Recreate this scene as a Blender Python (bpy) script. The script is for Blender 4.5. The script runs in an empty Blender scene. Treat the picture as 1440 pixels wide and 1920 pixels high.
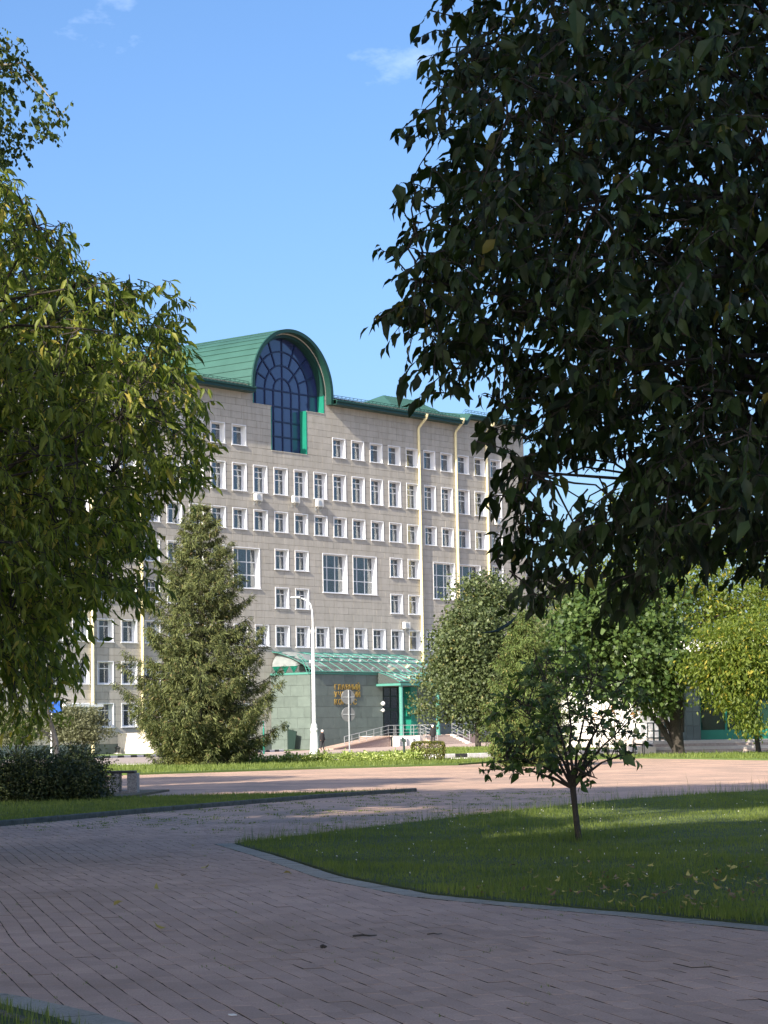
import bpy, bmesh, math, random
import numpy as np
from mathutils import Matrix, Vector

sc = bpy.context.scene
COL = sc.collection
# ------------------------------------------------------------------ camera
F_PX, HC, ROLL = 4270.0, 1.22, 0.0172
PITCH = 0.096175
fw = np.array([0, math.cos(PITCH), math.sin(PITCH)])
_up0 = np.array([0, -math.sin(PITCH), math.cos(PITCH)]); _rt0 = np.array([1.0, 0, 0])
_c, _s = math.cos(ROLL), math.sin(ROLL)
rt = _c*_rt0 - _s*_up0; up = _c*_up0 + _s*_rt0
EYE = np.array([0, 0, HC])
cd = bpy.data.cameras.new('camera'); cam = bpy.data.objects.new('camera', cd); COL.objects.link(cam)
cam.matrix_world = Matrix(((rt[0], up[0], -fw[0], 0), (rt[1], up[1], -fw[1], 0), (rt[2], up[2], -fw[2], HC), (0, 0, 0, 1)))
cd.sensor_fit = 'VERTICAL'; cd.sensor_height = 36.0; cd.lens = 36.0*F_PX/1920; cd.clip_start = 0.1; cd.clip_end = 3000
sc.camera = cam

# ------------------------------------------------------------------ sky, sun, exposure
SUN_EL, SUN_AZ = 31.0, 210.5          # azimuth clockwise from +Y
w = bpy.data.worlds.new('World'); sc.world = w; w.use_nodes = True
wt = w.node_tree; bg = wt.nodes['Background']
sky = wt.nodes.new('ShaderNodeTexSky'); sky.sky_type = 'NISHITA'; sky.sun_disc = False
sky.sun_elevation = math.radians(SUN_EL); sky.sun_rotation = math.radians(SUN_AZ)
sky.air_density = 0.8; sky.dust_density = 3.2; sky.ozone_density = 4.0
hsv = wt.nodes.new('ShaderNodeHueSaturation'); hsv.inputs['Saturation'].default_value = 1.11
wt.links.new(sky.outputs[0], hsv.inputs['Color'])
tc = wt.nodes.new('ShaderNodeTexCoord')
mp = wt.nodes.new('ShaderNodeMapping'); mp.inputs['Scale'].default_value = (1, 1, 1.9); mp.inputs['Location'].default_value = (0.31, 0.0, 0.12)
wt.links.new(tc.outputs['Generated'], mp.inputs['Vector'])
cn = wt.nodes.new('ShaderNodeTexNoise'); cn.inputs['Scale'].default_value = 6.5; cn.inputs['Detail'].default_value = 7; cn.inputs['Roughness'].default_value = 0.6
wt.links.new(mp.outputs[0], cn.inputs['Vector'])
cr = wt.nodes.new('ShaderNodeValToRGB'); cr.color_ramp.elements[0].position = 0.63; cr.color_ramp.elements[1].position = 0.88
cr.color_ramp.elements[0].color = (0, 0, 0, 1); cr.color_ramp.elements[1].color = (0.45, 0.45, 0.45, 1)
wt.links.new(cn.outputs['Fac'], cr.inputs['Fac'])
cm = wt.nodes.new('ShaderNodeMixRGB'); cm.inputs['Color2'].default_value = (9.5, 10.0, 10.8, 1)
wt.links.new(cr.outputs['Color'], cm.inputs['Fac']); wt.links.new(hsv.outputs[0], cm.inputs['Color1'])
wt.links.new(cm.outputs[0], bg.inputs['Color']); bg.inputs['Strength'].default_value = 0.112
sd = bpy.data.lights.new('sun', 'SUN'); sun = bpy.data.objects.new('sun', sd); COL.objects.link(sun)
sd.energy = 4.4; sd.angle = math.radians(0.53); sd.color = (1.0, 0.905, 0.76)
_a, _e = math.radians(SUN_AZ), math.radians(SUN_EL)
sdir = Vector((math.sin(_a)*math.cos(_e), math.cos(_a)*math.cos(_e), math.sin(_e)))
sun.rotation_euler = sdir.to_track_quat('Z', 'Y').to_euler(); sun.location = (-30, -40, 60)
sc.view_settings.view_transform = 'Standard'; sc.view_settings.look = 'None'
sc.view_settings.gamma = 1.0; sc.view_settings.use_curve_mapping = False
sc.view_settings.exposure = 1.22
sc.render.engine = 'CYCLES'; sc.cycles.max_bounces = 6; sc.cycles.transparent_max_bounces = 12

# ------------------------------------------------------------------ helpers
rnd = random.Random(7)
def ray(x, y): return fw + rt*(x-720)/F_PX - up*(y-960)/F_PX
def at(x, y, Y):
    r = ray(x, y); return EYE + r*(Y/r[1])
def gnd(x, y, z=0.0):
    r = ray(x, y); return EYE + r*((z-HC)/r[2])

def tag(o, label=None, cat=None, group=None, kind=None):
    for k, v in (('label', label), ('category', cat), ('group', group), ('kind', kind)):
        if v: o[k] = v
    return o
def empty(name, loc=(0, 0, 0), rz=0.0, parent=None):
    o = bpy.data.objects.new(name, None); COL.objects.link(o); o.location = loc; o.rotation_euler = (0, 0, rz)
    o.empty_display_size = 0.2
    if parent: o.parent = parent
    return o
def np_mesh(name, V, loops, starts, mats, smooth=False, mi=None):
    me = bpy.data.meshes.new(name); V = np.asarray(V, np.float32)
    me.vertices.add(len(V)); me.vertices.foreach_set('co', V.ravel())
    loops = np.asarray(loops, np.int32); starts = np.asarray(starts, np.int32)
    me.loops.add(len(loops)); me.loops.foreach_set('vertex_index', loops)
    me.polygons.add(len(starts)); me.polygons.foreach_set('loop_start', starts)
    for m in (mats if isinstance(mats, (list, tuple)) else [mats]): me.materials.append(m)
    if mi is not None: me.polygons.foreach_set('material_index', np.asarray(mi, np.int32))
    me.polygons.foreach_set('use_smooth', np.full(len(starts), bool(smooth)))
    me.update(calc_edges=True); me.validate()
    return me
def link(name, me, parent=None, loc=None):
    o = bpy.data.objects.new(name, me); COL.objects.link(o)
    if parent: o.parent = parent
    if loc is not None: o.location = loc
    return o

class MB:
    def __init__(s): s.v = []; s.f = []; s.m = []; s.cm = 0
    def add(s, vs, fs):
        b = len(s.v); s.v += [tuple(float(c) for c in v) for v in vs]
        for f in fs: s.f.append(tuple(b+i for i in f)); s.m.append(s.cm)
    def box(s, x0, x1, y0, y1, z0, z1):
        s.add([(x0,y0,z0),(x1,y0,z0),(x1,y1,z0),(x0,y1,z0),(x0,y0,z1),(x1,y0,z1),(x1,y1,z1),(x0,y1,z1)],
              [(0,3,2,1),(4,5,6,7),(0,1,5,4),(1,2,6,5),(2,3,7,6),(3,0,4,7)])
    def bbox(s, x0, x1, y0, y1, z0, z1, b=0.02):   # box with chamfered edges
        X = (x0, x0+b, x1-b, x1); vs = []; fs = []
        def ring(d, z): return [(x0+d,y0+b if d==0 else y0+d,z)]
        for z, d in ((z0, b), (z0+b, 0), (z1-b, 0), (z1, b)):
            vs += [(x0+d+b*(d==0), y0+d, z), (x1-d-b*(d==0), y0+d, z), (x1-d, y0+d+b*(d==0), z), (x1-d, y1-d-b*(d==0), z),
                   (x1-d-b*(d==0), y1-d, z), (x0+d+b*(d==0), y1-d, z), (x0+d, y1-d-b*(d==0), z), (x0+d, y0+d+b*(d==0), z)]
        for r in range(3):
            for i in range(8):
                j = (i+1) % 8; fs.append((r*8+i, r*8+j, r*8+8+j, r*8+8+i))
        fs.append(tuple(range(7, -1, -1))); fs.append(tuple(range(24, 32)))
        s.add(vs, fs)
    def quad(s, a, b, c, d): s.add([a, b, c, d], [(0, 1, 2, 3)])
    def tube(s, pts, rad, seg=6, cap=True):
        pts = [np.asarray(p, float) for p in pts]; n = len(pts)
        if not hasattr(rad, '__len__'): rad = [rad]*n
        vs = []; ref = None
        for i, p in enumerate(pts):
            d = pts[min(i+1, n-1)] - pts[max(i-1, 0)]; d = d/(np.linalg.norm(d)+1e-9)
            if ref is None: ref = np.array([1.0, 0, 0]) if abs(d[0]) < .9 else np.array([0, 1.0, 0])
            a = ref - d*(ref@d); a /= np.linalg.norm(a)+1e-9; ref = a; b = np.cross(d, a)
            for k in range(seg):
                t_ = 2*math.pi*k/seg; vs.append(p + rad[i]*(a*math.cos(t_) + b*math.sin(t_)))
        fs = []
        for i in range(n-1):
            for k in range(seg):
                j = (k+1) % seg; fs.append((i*seg+k, i*seg+j, (i+1)*seg+j, (i+1)*seg+k))
        if cap: fs.append(tuple(range(seg-1, -1, -1))); fs.append(tuple((n-1)*seg+k for k in range(seg)))
        s.add(vs, fs)
    def lathe(s, prof, c=(0, 0, 0), seg=16):      # prof = [(r, z), ...]
        s.tube([(c[0], c[1], c[2]+z) for r, z in prof], [max(r, 1e-4) for r, z in prof], seg) if False else None
        vs = []; fs = []; n = len(prof)
        for r, z in prof:
            for k in range(seg):
                a = 2*math.pi*k/seg; vs.append((c[0]+r*math.cos(a), c[1]+r*math.sin(a), c[2]+z))
        for i in range(n-1):
            for k in range(seg):
                j = (k+1) % seg; fs.append((i*seg+k, i*seg+j, (i+1)*seg+j, (i+1)*seg+k))
        fs.append(tuple(range(seg-1, -1, -1))); fs.append(tuple((n-1)*seg+k for k in range(seg)))
        s.add(vs, fs)
    def prism(s, poly, y0, y1):                    # poly in (x,z), extruded along y
        n = len(poly); vs = [(x, y0, z) for x, z in poly] + [(x, y1, z) for x, z in poly]
        fs = [tuple(range(n)), tuple(range(2*n-1, n-1, -1))] + [((i+1) % n, i, n+i, n+(i+1) % n) for i in range(n)]
        s.add(vs, fs)
    def prismx(s, poly, x0, x1):                   # poly in (y,z), extruded along x
        n = len(poly); vs = [(x0, y, z) for y, z in poly] + [(x1, y, z) for y, z in poly]
        fs = [tuple(range(n)), tuple(range(2*n-1, n-1, -1))] + [((i+1) % n, i, n+i, n+(i+1) % n) for i in range(n)]
        s.add(vs, fs)
    def mesh(s, name, mats, smooth=False, fixn=True):
        me = bpy.data.meshes.new(name); me.from_pydata(s.v, [], s.f)
        for m in (mats if isinstance(mats, (list, tuple)) else [mats]): me.materials.append(m)
        if any(s.m): me.polygons.foreach_set('material_index', s.m)
        if fixn:
            bm = bmesh.new(); bm.from_mesh(me); bmesh.ops.recalc_face_normals(bm, faces=bm.faces); bm.to_mesh(me); bm.free()
        if smooth:
            me.polygons.foreach_set('use_smooth', [True]*len(me.polygons))
            try: me.set_sharp_from_angle(angle=math.radians(40))
            except Exception: pass
        me.update(); return me
    def build(s, name, mats, parent=None, smooth=False, loc=None): return link(name, s.mesh(name, mats, smooth), parent, loc)

# ------------------------------------------------------------------ materials
def mat(name, c1, c2=None, scale=8.0, rough=0.7, bump=0.0, bscale=None, metal=0.0, island=0.0, spec=0.4, detail=5, coords='Position', obj=0.0):
    m = bpy.data.materials.new(name); m.use_nodes = True; nt = m.node_tree; b = nt.nodes['Principled BSDF']
    b.inputs['Roughness'].default_value = rough; b.inputs['Metallic'].default_value = metal; b.inputs['Specular IOR Level'].default_value = spec
    if c2 is None: c2 = tuple(x*0.85 for x in c1)
    g = nt.nodes.new('ShaderNodeNewGeometry')
    nz = nt.nodes.new('ShaderNodeTexNoise'); nz.inputs['Scale'].default_value = scale; nz.inputs['Detail'].default_value = detail; nz.inputs['Roughness'].default_value = 0.62
    if coords == 'Position': nt.links.new(g.outputs['Position'], nz.inputs['Vector'])
    else:
        tcn = nt.nodes.new('ShaderNodeTexCoord'); nt.links.new(tcn.outputs['Object'], nz.inputs['Vector'])
    r = nt.nodes.new('ShaderNodeValToRGB'); r.color_ramp.elements[0].position = 0.32; r.color_ramp.elements[1].position = 0.68
    r.color_ramp.elements[0].color = (*c2, 1); r.color_ramp.elements[1].color = (*c1, 1)
    nt.links.new(nz.outputs['Fac'], r.inputs['Fac'])
    out = r.outputs['Color']
    if island > 0 or obj > 0:
        hs = nt.nodes.new('ShaderNodeHueSaturation'); mr = nt.nodes.new('ShaderNodeMapRange')
        a = max(island, obj); mr.inputs['To Min'].default_value = 1-a; mr.inputs['To Max'].default_value = 1+a
        if island > 0 and obj > 0:
            oi = nt.nodes.new('ShaderNodeObjectInfo'); ad = nt.nodes.new('ShaderNodeMath'); ad.operation = 'ADD'; fr = nt.nodes.new('ShaderNodeMath'); fr.operation = 'FRACT'
            nt.links.new(oi.outputs['Random'], ad.inputs[0]); nt.links.new(g.outputs['Random Per Island'], ad.inputs[1]); nt.links.new(ad.outputs[0], fr.inputs[0]); src = fr.outputs[0]
        elif island > 0: src = g.outputs['Random Per Island']
        else: src = nt.nodes.new('ShaderNodeObjectInfo').outputs['Random']
        nt.links.new(src, mr.inputs['Value']); nt.links.new(mr.outputs[0], hs.inputs['Value']); nt.links.new(out, hs.inputs['Color']); out = hs.outputs['Color']
    nt.links.new(out, b.inputs['Base Color'])
    if bump > 0:
        n2 = nt.nodes.new('ShaderNodeTexNoise'); n2.inputs['Scale'].default_value = bscale or scale*6; n2.inputs['Detail'].default_value = 4
        nt.links.new(nz.inputs['Vector'].links[0].from_socket, n2.inputs['Vector'])
        bp = nt.nodes.new('ShaderNodeBump'); bp.inputs['Strength'].default_value = bump; bp.inputs['Distance'].default_value = 0.02
        nt.links.new(n2.outputs['Fac'], bp.inputs['Height']); nt.links.new(bp.outputs[0], b.inputs['Normal'])
    return m

def leafmat(name, dark, light, yellow=None, ypos=0.95, trans=0.35, rough=0.5, tcol=None, patch=0.0):
    m = bpy.data.materials.new(name); m.use_nodes = True; nt = m.node_tree; b = nt.nodes['Principled BSDF']; out = nt.nodes['Material Output']
    b.inputs['Roughness'].default_value = rough; b.inputs['Specular IOR Level'].default_value = 0.35
    g = nt.nodes.new('ShaderNodeNewGeometry'); oi = nt.nodes.new('ShaderNodeObjectInfo')
    ad = nt.nodes.new('ShaderNodeMath'); ad.operation = 'ADD'; fr = nt.nodes.new('ShaderNodeMath'); fr.operation = 'FRACT'
    nt.links.new(oi.outputs['Random'], ad.inputs[0]); nt.links.new(g.outputs['Random Per Island'], ad.inputs[1]); nt.links.new(ad.outputs[0], fr.inputs[0])
    r = nt.nodes.new('ShaderNodeValToRGB'); e = r.color_ramp.elements
    e[0].position = 0.0; e[0].color = (*dark, 1); e[1].position = 0.9; e[1].color = (*light, 1)
    if yellow:
        k = e.new(ypos); k.color = (*light, 1); k = e.new(min(ypos+0.02, 1.0)); k.color = (*yellow, 1)
    fsrc = fr.outputs[0]
    if patch:
        pn = nt.nodes.new('ShaderNodeTexNoise'); pn.inputs['Scale'].default_value = 0.9; pn.inputs['Detail'].default_value = 6; nt.links.new(g.outputs['Position'], pn.inputs['Vector'])
        pr = nt.nodes.new('ShaderNodeMapRange'); pr.inputs['From Min'].default_value = 0.3; pr.inputs['From Max'].default_value = 0.7; nt.links.new(pn.outputs['Fac'], pr.inputs['Value'])
        pm = nt.nodes.new('ShaderNodeMix'); pm.inputs['Factor'].default_value = patch; nt.links.new(fr.outputs[0], pm.inputs[2]); nt.links.new(pr.outputs[0], pm.inputs[3]); fsrc = pm.outputs[0]
    nt.links.new(fsrc, r.inputs['Fac']); nt.links.new(r.outputs['Color'], b.inputs['Base Color'])
    tb = nt.nodes.new('ShaderNodeBsdfTranslucent'); mx = nt.nodes.new('ShaderNodeMixShader'); mx.inputs[0].default_value = trans
    gm = nt.nodes.new('ShaderNodeMixRGB'); gm.blend_type = 'MULTIPLY'; gm.inputs[0].default_value = 1.0; gm.inputs['Color2'].default_value = (*(tcol or (1.5, 1.6, 0.6)), 1)
    nt.links.new(r.outputs['Color'], gm.inputs['Color1']); nt.links.new(gm.outputs[0], tb.inputs['Color'])
    nt.links.new(b.outputs[0], mx.inputs[1]); nt.links.new(tb.outputs[0], mx.inputs[2]); nt.links.new(mx.outputs[0], out.inputs['Surface'])
    return m

def glassmat(name, tint, refl=0.08, alpha=0.7, rough=0.02):
    m = bpy.data.materials.new(name); m.use_nodes = True; nt = m.node_tree; out = nt.nodes['Material Output']; nt.nodes.remove(nt.nodes['Principled BSDF'])
    tr = nt.nodes.new('ShaderNodeBsdfTransparent'); tr.inputs[0].default_value = (*tint, 1)
    gl = nt.nodes.new('ShaderNodeBsdfGlossy'); gl.inputs['Roughness'].default_value = rough; gl.inputs['Color'].default_value = (0.9, 0.95, 1, 1)
    fr = nt.nodes.new('ShaderNodeFresnel'); fr.inputs[0].default_value = 1.5
    ad = nt.nodes.new('ShaderNodeMath'); ad.inputs[1].default_value = refl; nt.links.new(fr.outputs[0], ad.inputs[0])
    mx = nt.nodes.new('ShaderNodeMixShader'); nt.links.new(ad.outputs[0], mx.inputs[0]); nt.links.new(tr.outputs[0], mx.inputs[1]); nt.links.new(gl.outputs[0], mx.inputs[2])
    if alpha < 1.0:
        df = nt.nodes.new('ShaderNodeBsdfDiffuse'); df.inputs[0].default_value = (*tint, 1); m2 = nt.nodes.new('ShaderNodeMixShader'); m2.inputs[0].default_value = alpha
        nt.links.new(df.outputs[0], m2.inputs[1]); nt.links.new(mx.outputs[0], m2.inputs[2]); nt.links.new(m2.outputs[0], out.inputs['Surface'])
    else: nt.links.new(mx.outputs[0], out.inputs['Surface'])
    return m

M = {}
M['panel'] = mat('stone_cladding', (0.465, 0.437, 0.385), (0.405, 0.381, 0.333), 1.2, 0.6, 0.06, 30, island=0.04, obj=0.04)
def streaks(m, scale=(2.2, 2.2, 0.16), lo=0.87):     # rain streaks and grime running down a wall
    nt = m.node_tree; b = nt.nodes['Principled BSDF']; src = b.inputs['Base Color'].links[0].from_socket
    g = nt.nodes.new('ShaderNodeNewGeometry'); mpn = nt.nodes.new('ShaderNodeMapping'); mpn.inputs['Scale'].default_value = scale
    nz = nt.nodes.new('ShaderNodeTexNoise'); nz.inputs['Scale'].default_value = 1.0; nz.inputs['Detail'].default_value = 8; nz.inputs['Roughness'].default_value = 0.7
    r = nt.nodes.new('ShaderNodeValToRGB'); r.color_ramp.elements[0].position = 0.36; r.color_ramp.elements[1].position = 0.58
    r.color_ramp.elements[0].color = (lo, lo*.99, lo*.96, 1); r.color_ramp.elements[1].color = (1, 1, 1, 1)
    mx = nt.nodes.new('ShaderNodeMixRGB'); mx.blend_type = 'MULTIPLY'; mx.inputs[0].default_value = 1.0
    nt.links.new(g.outputs['Position'], mpn.inputs['Vector']); nt.links.new(mpn.outputs[0], nz.inputs['Vector']); nt.links.new(nz.outputs['Fac'], r.inputs['Fac'])
    nt.links.new(src, mx.inputs['Color1']); nt.links.new(r.outputs['Color'], mx.inputs['Color2']); nt.links.new(mx.outputs[0], b.inputs['Base Color'])
streaks(M['panel'])
M['joint'] = mat('dark_joint_backing', (0.20, 0.185, 0.17), None, 3, 0.9)  # darker backing colour showing in the panel joints
M['white'] = mat('white_window_plastic', (0.80, 0.81, 0.82), (0.74, 0.75, 0.76), 3, 0.35)
M['pane'] = glassmat('window_glass', (0.70, 0.73, 0.76), 0.10, 0.98)
M['curtain'] = mat('curtain_cloth', (0.74, 0.74, 0.73), (0.56, 0.57, 0.58), 6, 0.9)
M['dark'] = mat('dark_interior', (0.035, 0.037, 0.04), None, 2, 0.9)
M['roof'] = mat('green_roof_metal', (0.040, 0.104, 0.083), (0.033, 0.087, 0.068), 0.6, 0.38, spec=0.5)
M['roofdark'] = mat('dark_green_eave', (0.010, 0.046, 0.038), (0.008, 0.04, 0.033), 2, 0.45)
M['greenpanel'] = mat('emerald_panel', (0.012, 0.19, 0.13), (0.010, 0.16, 0.11), 1.5, 0.35)
M['aqua'] = mat('aqua_painted_steel', (0.075, 0.25, 0.205), (0.065, 0.22, 0.18), 2, 0.4)
M['blueglass'] = glassmat('blue_tinted_glass', (0.040, 0.065, 0.20), 0.17, 0.45, 0.03)
M['bluebar'] = mat('dark_blue_mullion', (0.012, 0.022, 0.075), None, 3, 0.4)
M['canopyglass'] = glassmat('smoked_canopy_glass', (0.20, 0.235, 0.225), 0.10, 0.70, 0.05)
M['slate'] = mat('green_grey_stone', (0.126, 0.158, 0.144), (0.100, 0.127, 0.116), 1.6, 0.5, 0.05, 25, island=0.09, obj=0.09)
M['cream'] = mat('cream_pipe_paint', (0.78, 0.70, 0.42), (0.72, 0.64, 0.38), 2, 0.45)
M['acwhite'] = mat('ac_white', (0.78, 0.77, 0.73), (0.68, 0.67, 0.63), 5, 0.5)
M['gold'] = mat('gold_letter', (0.60, 0.40, 0.12), (0.5, 0.33, 0.1), 4, 0.3, metal=0.7)
M['steel'] = mat('brushed_steel', (0.55, 0.57, 0.58), (0.45, 0.47, 0.48), 8, 0.35, metal=0.6)
M['granite'] = mat('pink_granite', (0.36, 0.27, 0.24), (0.22, 0.16, 0.145), 14, 0.5, island=0.1)
M['palestone'] = mat('pale_stone', (0.68, 0.62, 0.54), (0.56, 0.51, 0.45), 6, 0.7, 0.1, island=0.08)
M['step'] = mat('step_stone', (0.50, 0.40, 0.34), (0.36, 0.29, 0.25), 9, 0.75, 0.15, island=0.1)
M['membrane'] = mat('pale_membrane', (0.23, 0.25, 0.25), (0.18, 0.20, 0.20), 1.5, 0.5)
M['whitewall'] = mat('white_render', (0.82, 0.80, 0.75), (0.76, 0.74, 0.69), 1.5, 0.8)
M['lampwhite'] = mat('white_lamp_paint', (0.72, 0.73, 0.72), (0.60, 0.61, 0.60), 6, 0.4)
M['signback'] = mat('grey_sign_back', (0.17, 0.175, 0.18), (0.13, 0.135, 0.14), 9, 0.5, metal=0.3)
M['bark'] = mat('tree_bark', (0.062, 0.052, 0.043), (0.030, 0.026, 0.022), 14, 0.95, 0.5, 60)
M['palebark'] = mat('pale_bark', (0.42, 0.37, 0.30), (0.22, 0.19, 0.15), 9, 0.9, 0.3, 50)
M['kerbwhite'] = mat('white_kerb_paint', (0.72, 0.71, 0.68), (0.55, 0.54, 0.52), 9, 0.8)
M['kerbblack'] = mat('black_kerb_paint', (0.03, 0.03, 0.032), (0.05, 0.05, 0.05), 9, 0.8)
M['kerbgrey'] = mat('grey_kerb', (0.13, 0.13, 0.105), (0.06, 0.065, 0.05), 10, 0.9, 0.3)
M['stand'] = mat('blackish_green_paint', (0.012, 0.030, 0.026), None, 4, 0.5)
M['soil'] = mat('joint_soil', (0.030, 0.027, 0.020), (0.014, 0.014, 0.009), 25, 1.0, 0.5, 80)
M['brick'] = mat('mauve_paver', (0.580, 0.410, 0.325), (0.40, 0.280, 0.225), 95, 0.85, 0.5, 220, island=0.10, obj=0.10, detail=3)
streaks(M['brick'], (0.55, 0.4, 1), 0.78)
M['greypaver'] = mat('grey_paver', (0.36, 0.345, 0.295), (0.24, 0.23, 0.195), 80, 0.85, 0.4, 200, island=0.10, obj=0.10, detail=3)
M['asphalt'] = mat('dusty_asphalt', (0.34, 0.285, 0.255), (0.27, 0.225, 0.20), 0.9, 0.9, 0.1, 20)
M['pavement'] = mat('pink_pavement', (0.42, 0.32, 0.28), (0.35, 0.27, 0.24), 0.8, 0.85)
M['black'] = mat('black_cloth', (0.012, 0.012, 0.014), (0.02, 0.02, 0.022), 20, 0.9)
M['skin'] = mat('skin', (0.55, 0.33, 0.24), None, 10, 0.6)
M['blue'] = mat('blue_sign_face', (0.02, 0.10, 0.42), None, 4, 0.4)
M['stonespeck'] = mat('speckled_granite', (0.34, 0.33, 0.32), (0.08, 0.08, 0.085), 60, 0.55, detail=3)
M['darkslab'] = mat('dark_slab', (0.035, 0.033, 0.035), None, 10, 0.6)
# ------------------------------------------------------------------ numpy instancing of small templates into one mesh
NR = np.random.default_rng(11)
T_LEAF = (np.array([(0,0,0),(0,.33,.0),(0,.68,-.05),(0,1,-.22),(-.5,.30,.07),(.5,.30,.07),(-.36,.64,.02),(.36,.64,.02)]),
          [(0,1,4),(0,5,1),(1,2,6,4),(1,5,7,2),(2,3,6),(2,7,3)])
T_SMALL = (np.array([(0,0,0),(-.5,.45,.06),(.5,.45,.06),(0,.5,-.02),(0,1,-.1)]), [(0,3,1),(0,2,3),(1,3,4),(3,2,4)])
T_QUAD = (np.array([(0,0,0),(-.5,.5,.05),(0,1,-.05),(.5,.5,.05)]), [(0,3,2,1)])
T_BLADE = (np.array([(-.5,0,0),(.5,0,0),(-.38,.5,.10),(.38,.5,.10),(0,1,.42)]), [(0,1,3,2),(2,3,4)])
def nrm(a): return a/(np.linalg.norm(a, axis=-1, keepdims=True)+1e-9)
def scatter_arrays(T, P, D, N, L, W):
    tv, tf = T; P = np.asarray(P, float); n = len(P); y = nrm(np.asarray(D, float)); x = nrm(np.cross(y, N)); z = np.cross(x, y)
    L = np.broadcast_to(np.asarray(L, float), (n,)); W = np.broadcast_to(np.asarray(W, float), (n,))
    V = P[:, None, :] + x[:, None, :]*(tv[None, :, 0:1]*W[:, None, None]) + y[:, None, :]*(tv[None, :, 1:2]*L[:, None, None]) + z[:, None, :]*(tv[None, :, 2:3]*L[:, None, None])
    lens = [len(f) for f in tf]; flat = np.concatenate([np.array(f) for f in tf]); k = len(tv)
    loops = (flat[None, :] + (np.arange(n)*k)[:, None]).ravel()
    st = np.concatenate([[0], np.cumsum(lens)[:-1]]); starts = (st[None, :] + (np.arange(n)*len(flat))[:, None]).ravel()
    return V.reshape(-1, 3), loops, starts
def scatter(name, T, P, D, N, L, W, m, parent=None, origin=None, smooth=True):
    V, lo, st = scatter_arrays(T, P, D, N, L, W)
    if origin is not None: V = V - np.asarray(origin)[None, :]
    o = link(name, np_mesh(name, V, lo, st, m, smooth), parent)
    return o
def in_poly(px, py, poly):
    poly = np.asarray(poly, float); r = np.zeros(len(px), bool); j = len(poly)-1
    for i in range(len(poly)):
        xi, yi = poly[i]; xj, yj = poly[j]
        c = ((yi > py) != (yj > py)) & (px < (xj-xi)*(py-yi)/((yj-yi)+1e-12)+xi); r ^= c; j = i
    return r
def poly_dist(px, py, poly):
    poly = np.asarray(poly, float); d = np.full(len(px), 1e9)
    for i in range(len(poly)):
        a = poly[i]; b = poly[(i+1) % len(poly)]; ab = b-a; t_ = np.clip(((px-a[0])*ab[0]+(py-a[1])*ab[1])/(ab@ab+1e-9), 0, 1)
        d = np.minimum(d, np.hypot(px-a[0]-t_*ab[0], py-a[1]-t_*ab[1]))
    return d
def poly_sheet(name, poly, z, m, kind='structure', label=None, thick=0.0, zf=None):
    mb = MB(); n = len(poly); P = [(p[0], p[1], zf(*p) if zf else z) for p in poly]
    mb.add(P, [tuple(range(n))])
    if thick:
        mb.add(P + [(p[0], p[1], p[2]-thick) for p in P], [(i, (i+1) % n, n+(i+1) % n, n+i) for i in range(n)])
    o = mb.build(name, m); o['kind'] = kind
    if label: o['label'] = label
    return o

# ------------------------------------------------------------------ building frame (u along the facade, off = metres out from it)
P0 = np.array([1.1267, 210.9774, 0.0]); TT = np.array([0.62725, 0.778818, 0.0]); NN = np.array([0.778818, -0.62725, 0.0])
BANG = math.atan2(TT[1], TT[0])
def FP(u, off, z): return P0 + TT*u + NN*off + np.array([0, 0, z])
def gz(u):      # the pavement in front of the building rises gently to the right
    return float(np.interp(u, [-60, -18, -9, -4, 30], [-0.22, -0.18, -0.0, 0.08, 0.10]))

# ------------------------------------------------------------------ ground
def paver_mat(name, c1, c2, mort, ang, bw, bh, ms):
    m = bpy.data.materials.new(name); m.use_nodes = True; nt = m.node_tree; b = nt.nodes['Principled BSDF']; b.inputs['Roughness'].default_value = 0.85
    g = nt.nodes.new('ShaderNodeNewGeometry'); mpn = nt.nodes.new('ShaderNodeMapping'); mpn.inputs['Rotation'].default_value = (0, 0, ang)
    nt.links.new(g.outputs['Position'], mpn.inputs['Vector'])
    br = nt.nodes.new('ShaderNodeTexBrick'); br.inputs['Scale'].default_value = 1.0; br.inputs['Brick Width'].default_value = bw; br.inputs['Row Height'].default_value = bh
    br.inputs['Mortar Size'].default_value = ms; br.inputs['Color1'].default_value = (*c1, 1); br.inputs['Color2'].default_value = (*c2, 1); br.inputs['Mortar'].default_value = (*mort, 1)
    nt.links.new(mpn.outputs[0], br.inputs['Vector'])
    nz = nt.nodes.new('ShaderNodeTexNoise'); nz.inputs['Scale'].default_value = 0.55; nz.inputs['Detail'].default_value = 7
    nt.links.new(g.outputs['Position'], nz.inputs['Vector'])
    r = nt.nodes.new('ShaderNodeValToRGB'); r.color_ramp.elements[0].position = 0.35; r.color_ramp.elements[1].position = 0.66
    r.color_ramp.elements[0].color = (0.66, 0.68, 0.68, 1); r.color_ramp.elements[1].color = (1.10, 1.05, 1.0, 1)
    nt.links.new(nz.outputs['Fac'], r.inputs['Fac'])
    mx = nt.nodes.new('ShaderNodeMixRGB'); mx.blend_type = 'MULTIPLY'; mx.inputs[0].default_value = 1.0
    nt.links.new(br.outputs['Color'], mx.inputs['Color1']); nt.links.new(r.outputs['Color'], mx.inputs['Color2'])
    nt.links.new(mx.outputs[0], b.inputs['Base Color'])
    bp = nt.nodes.new('ShaderNodeBump'); bp.inputs['Strength'].default_value = 0.4; bp.inputs['Distance'].default_value = 0.01
    nt.links.new(br.outputs['Fac'], bp.inputs['Height']); bp.invert = True; nt.links.new(bp.outputs[0], b.inputs['Normal'])
    return m
RS = -0.25; ra = np.array([RS, 1.0]); ra /= np.linalg.norm(ra); rb = np.array([ra[1], -ra[0]])     # paver rows: along / across
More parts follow.
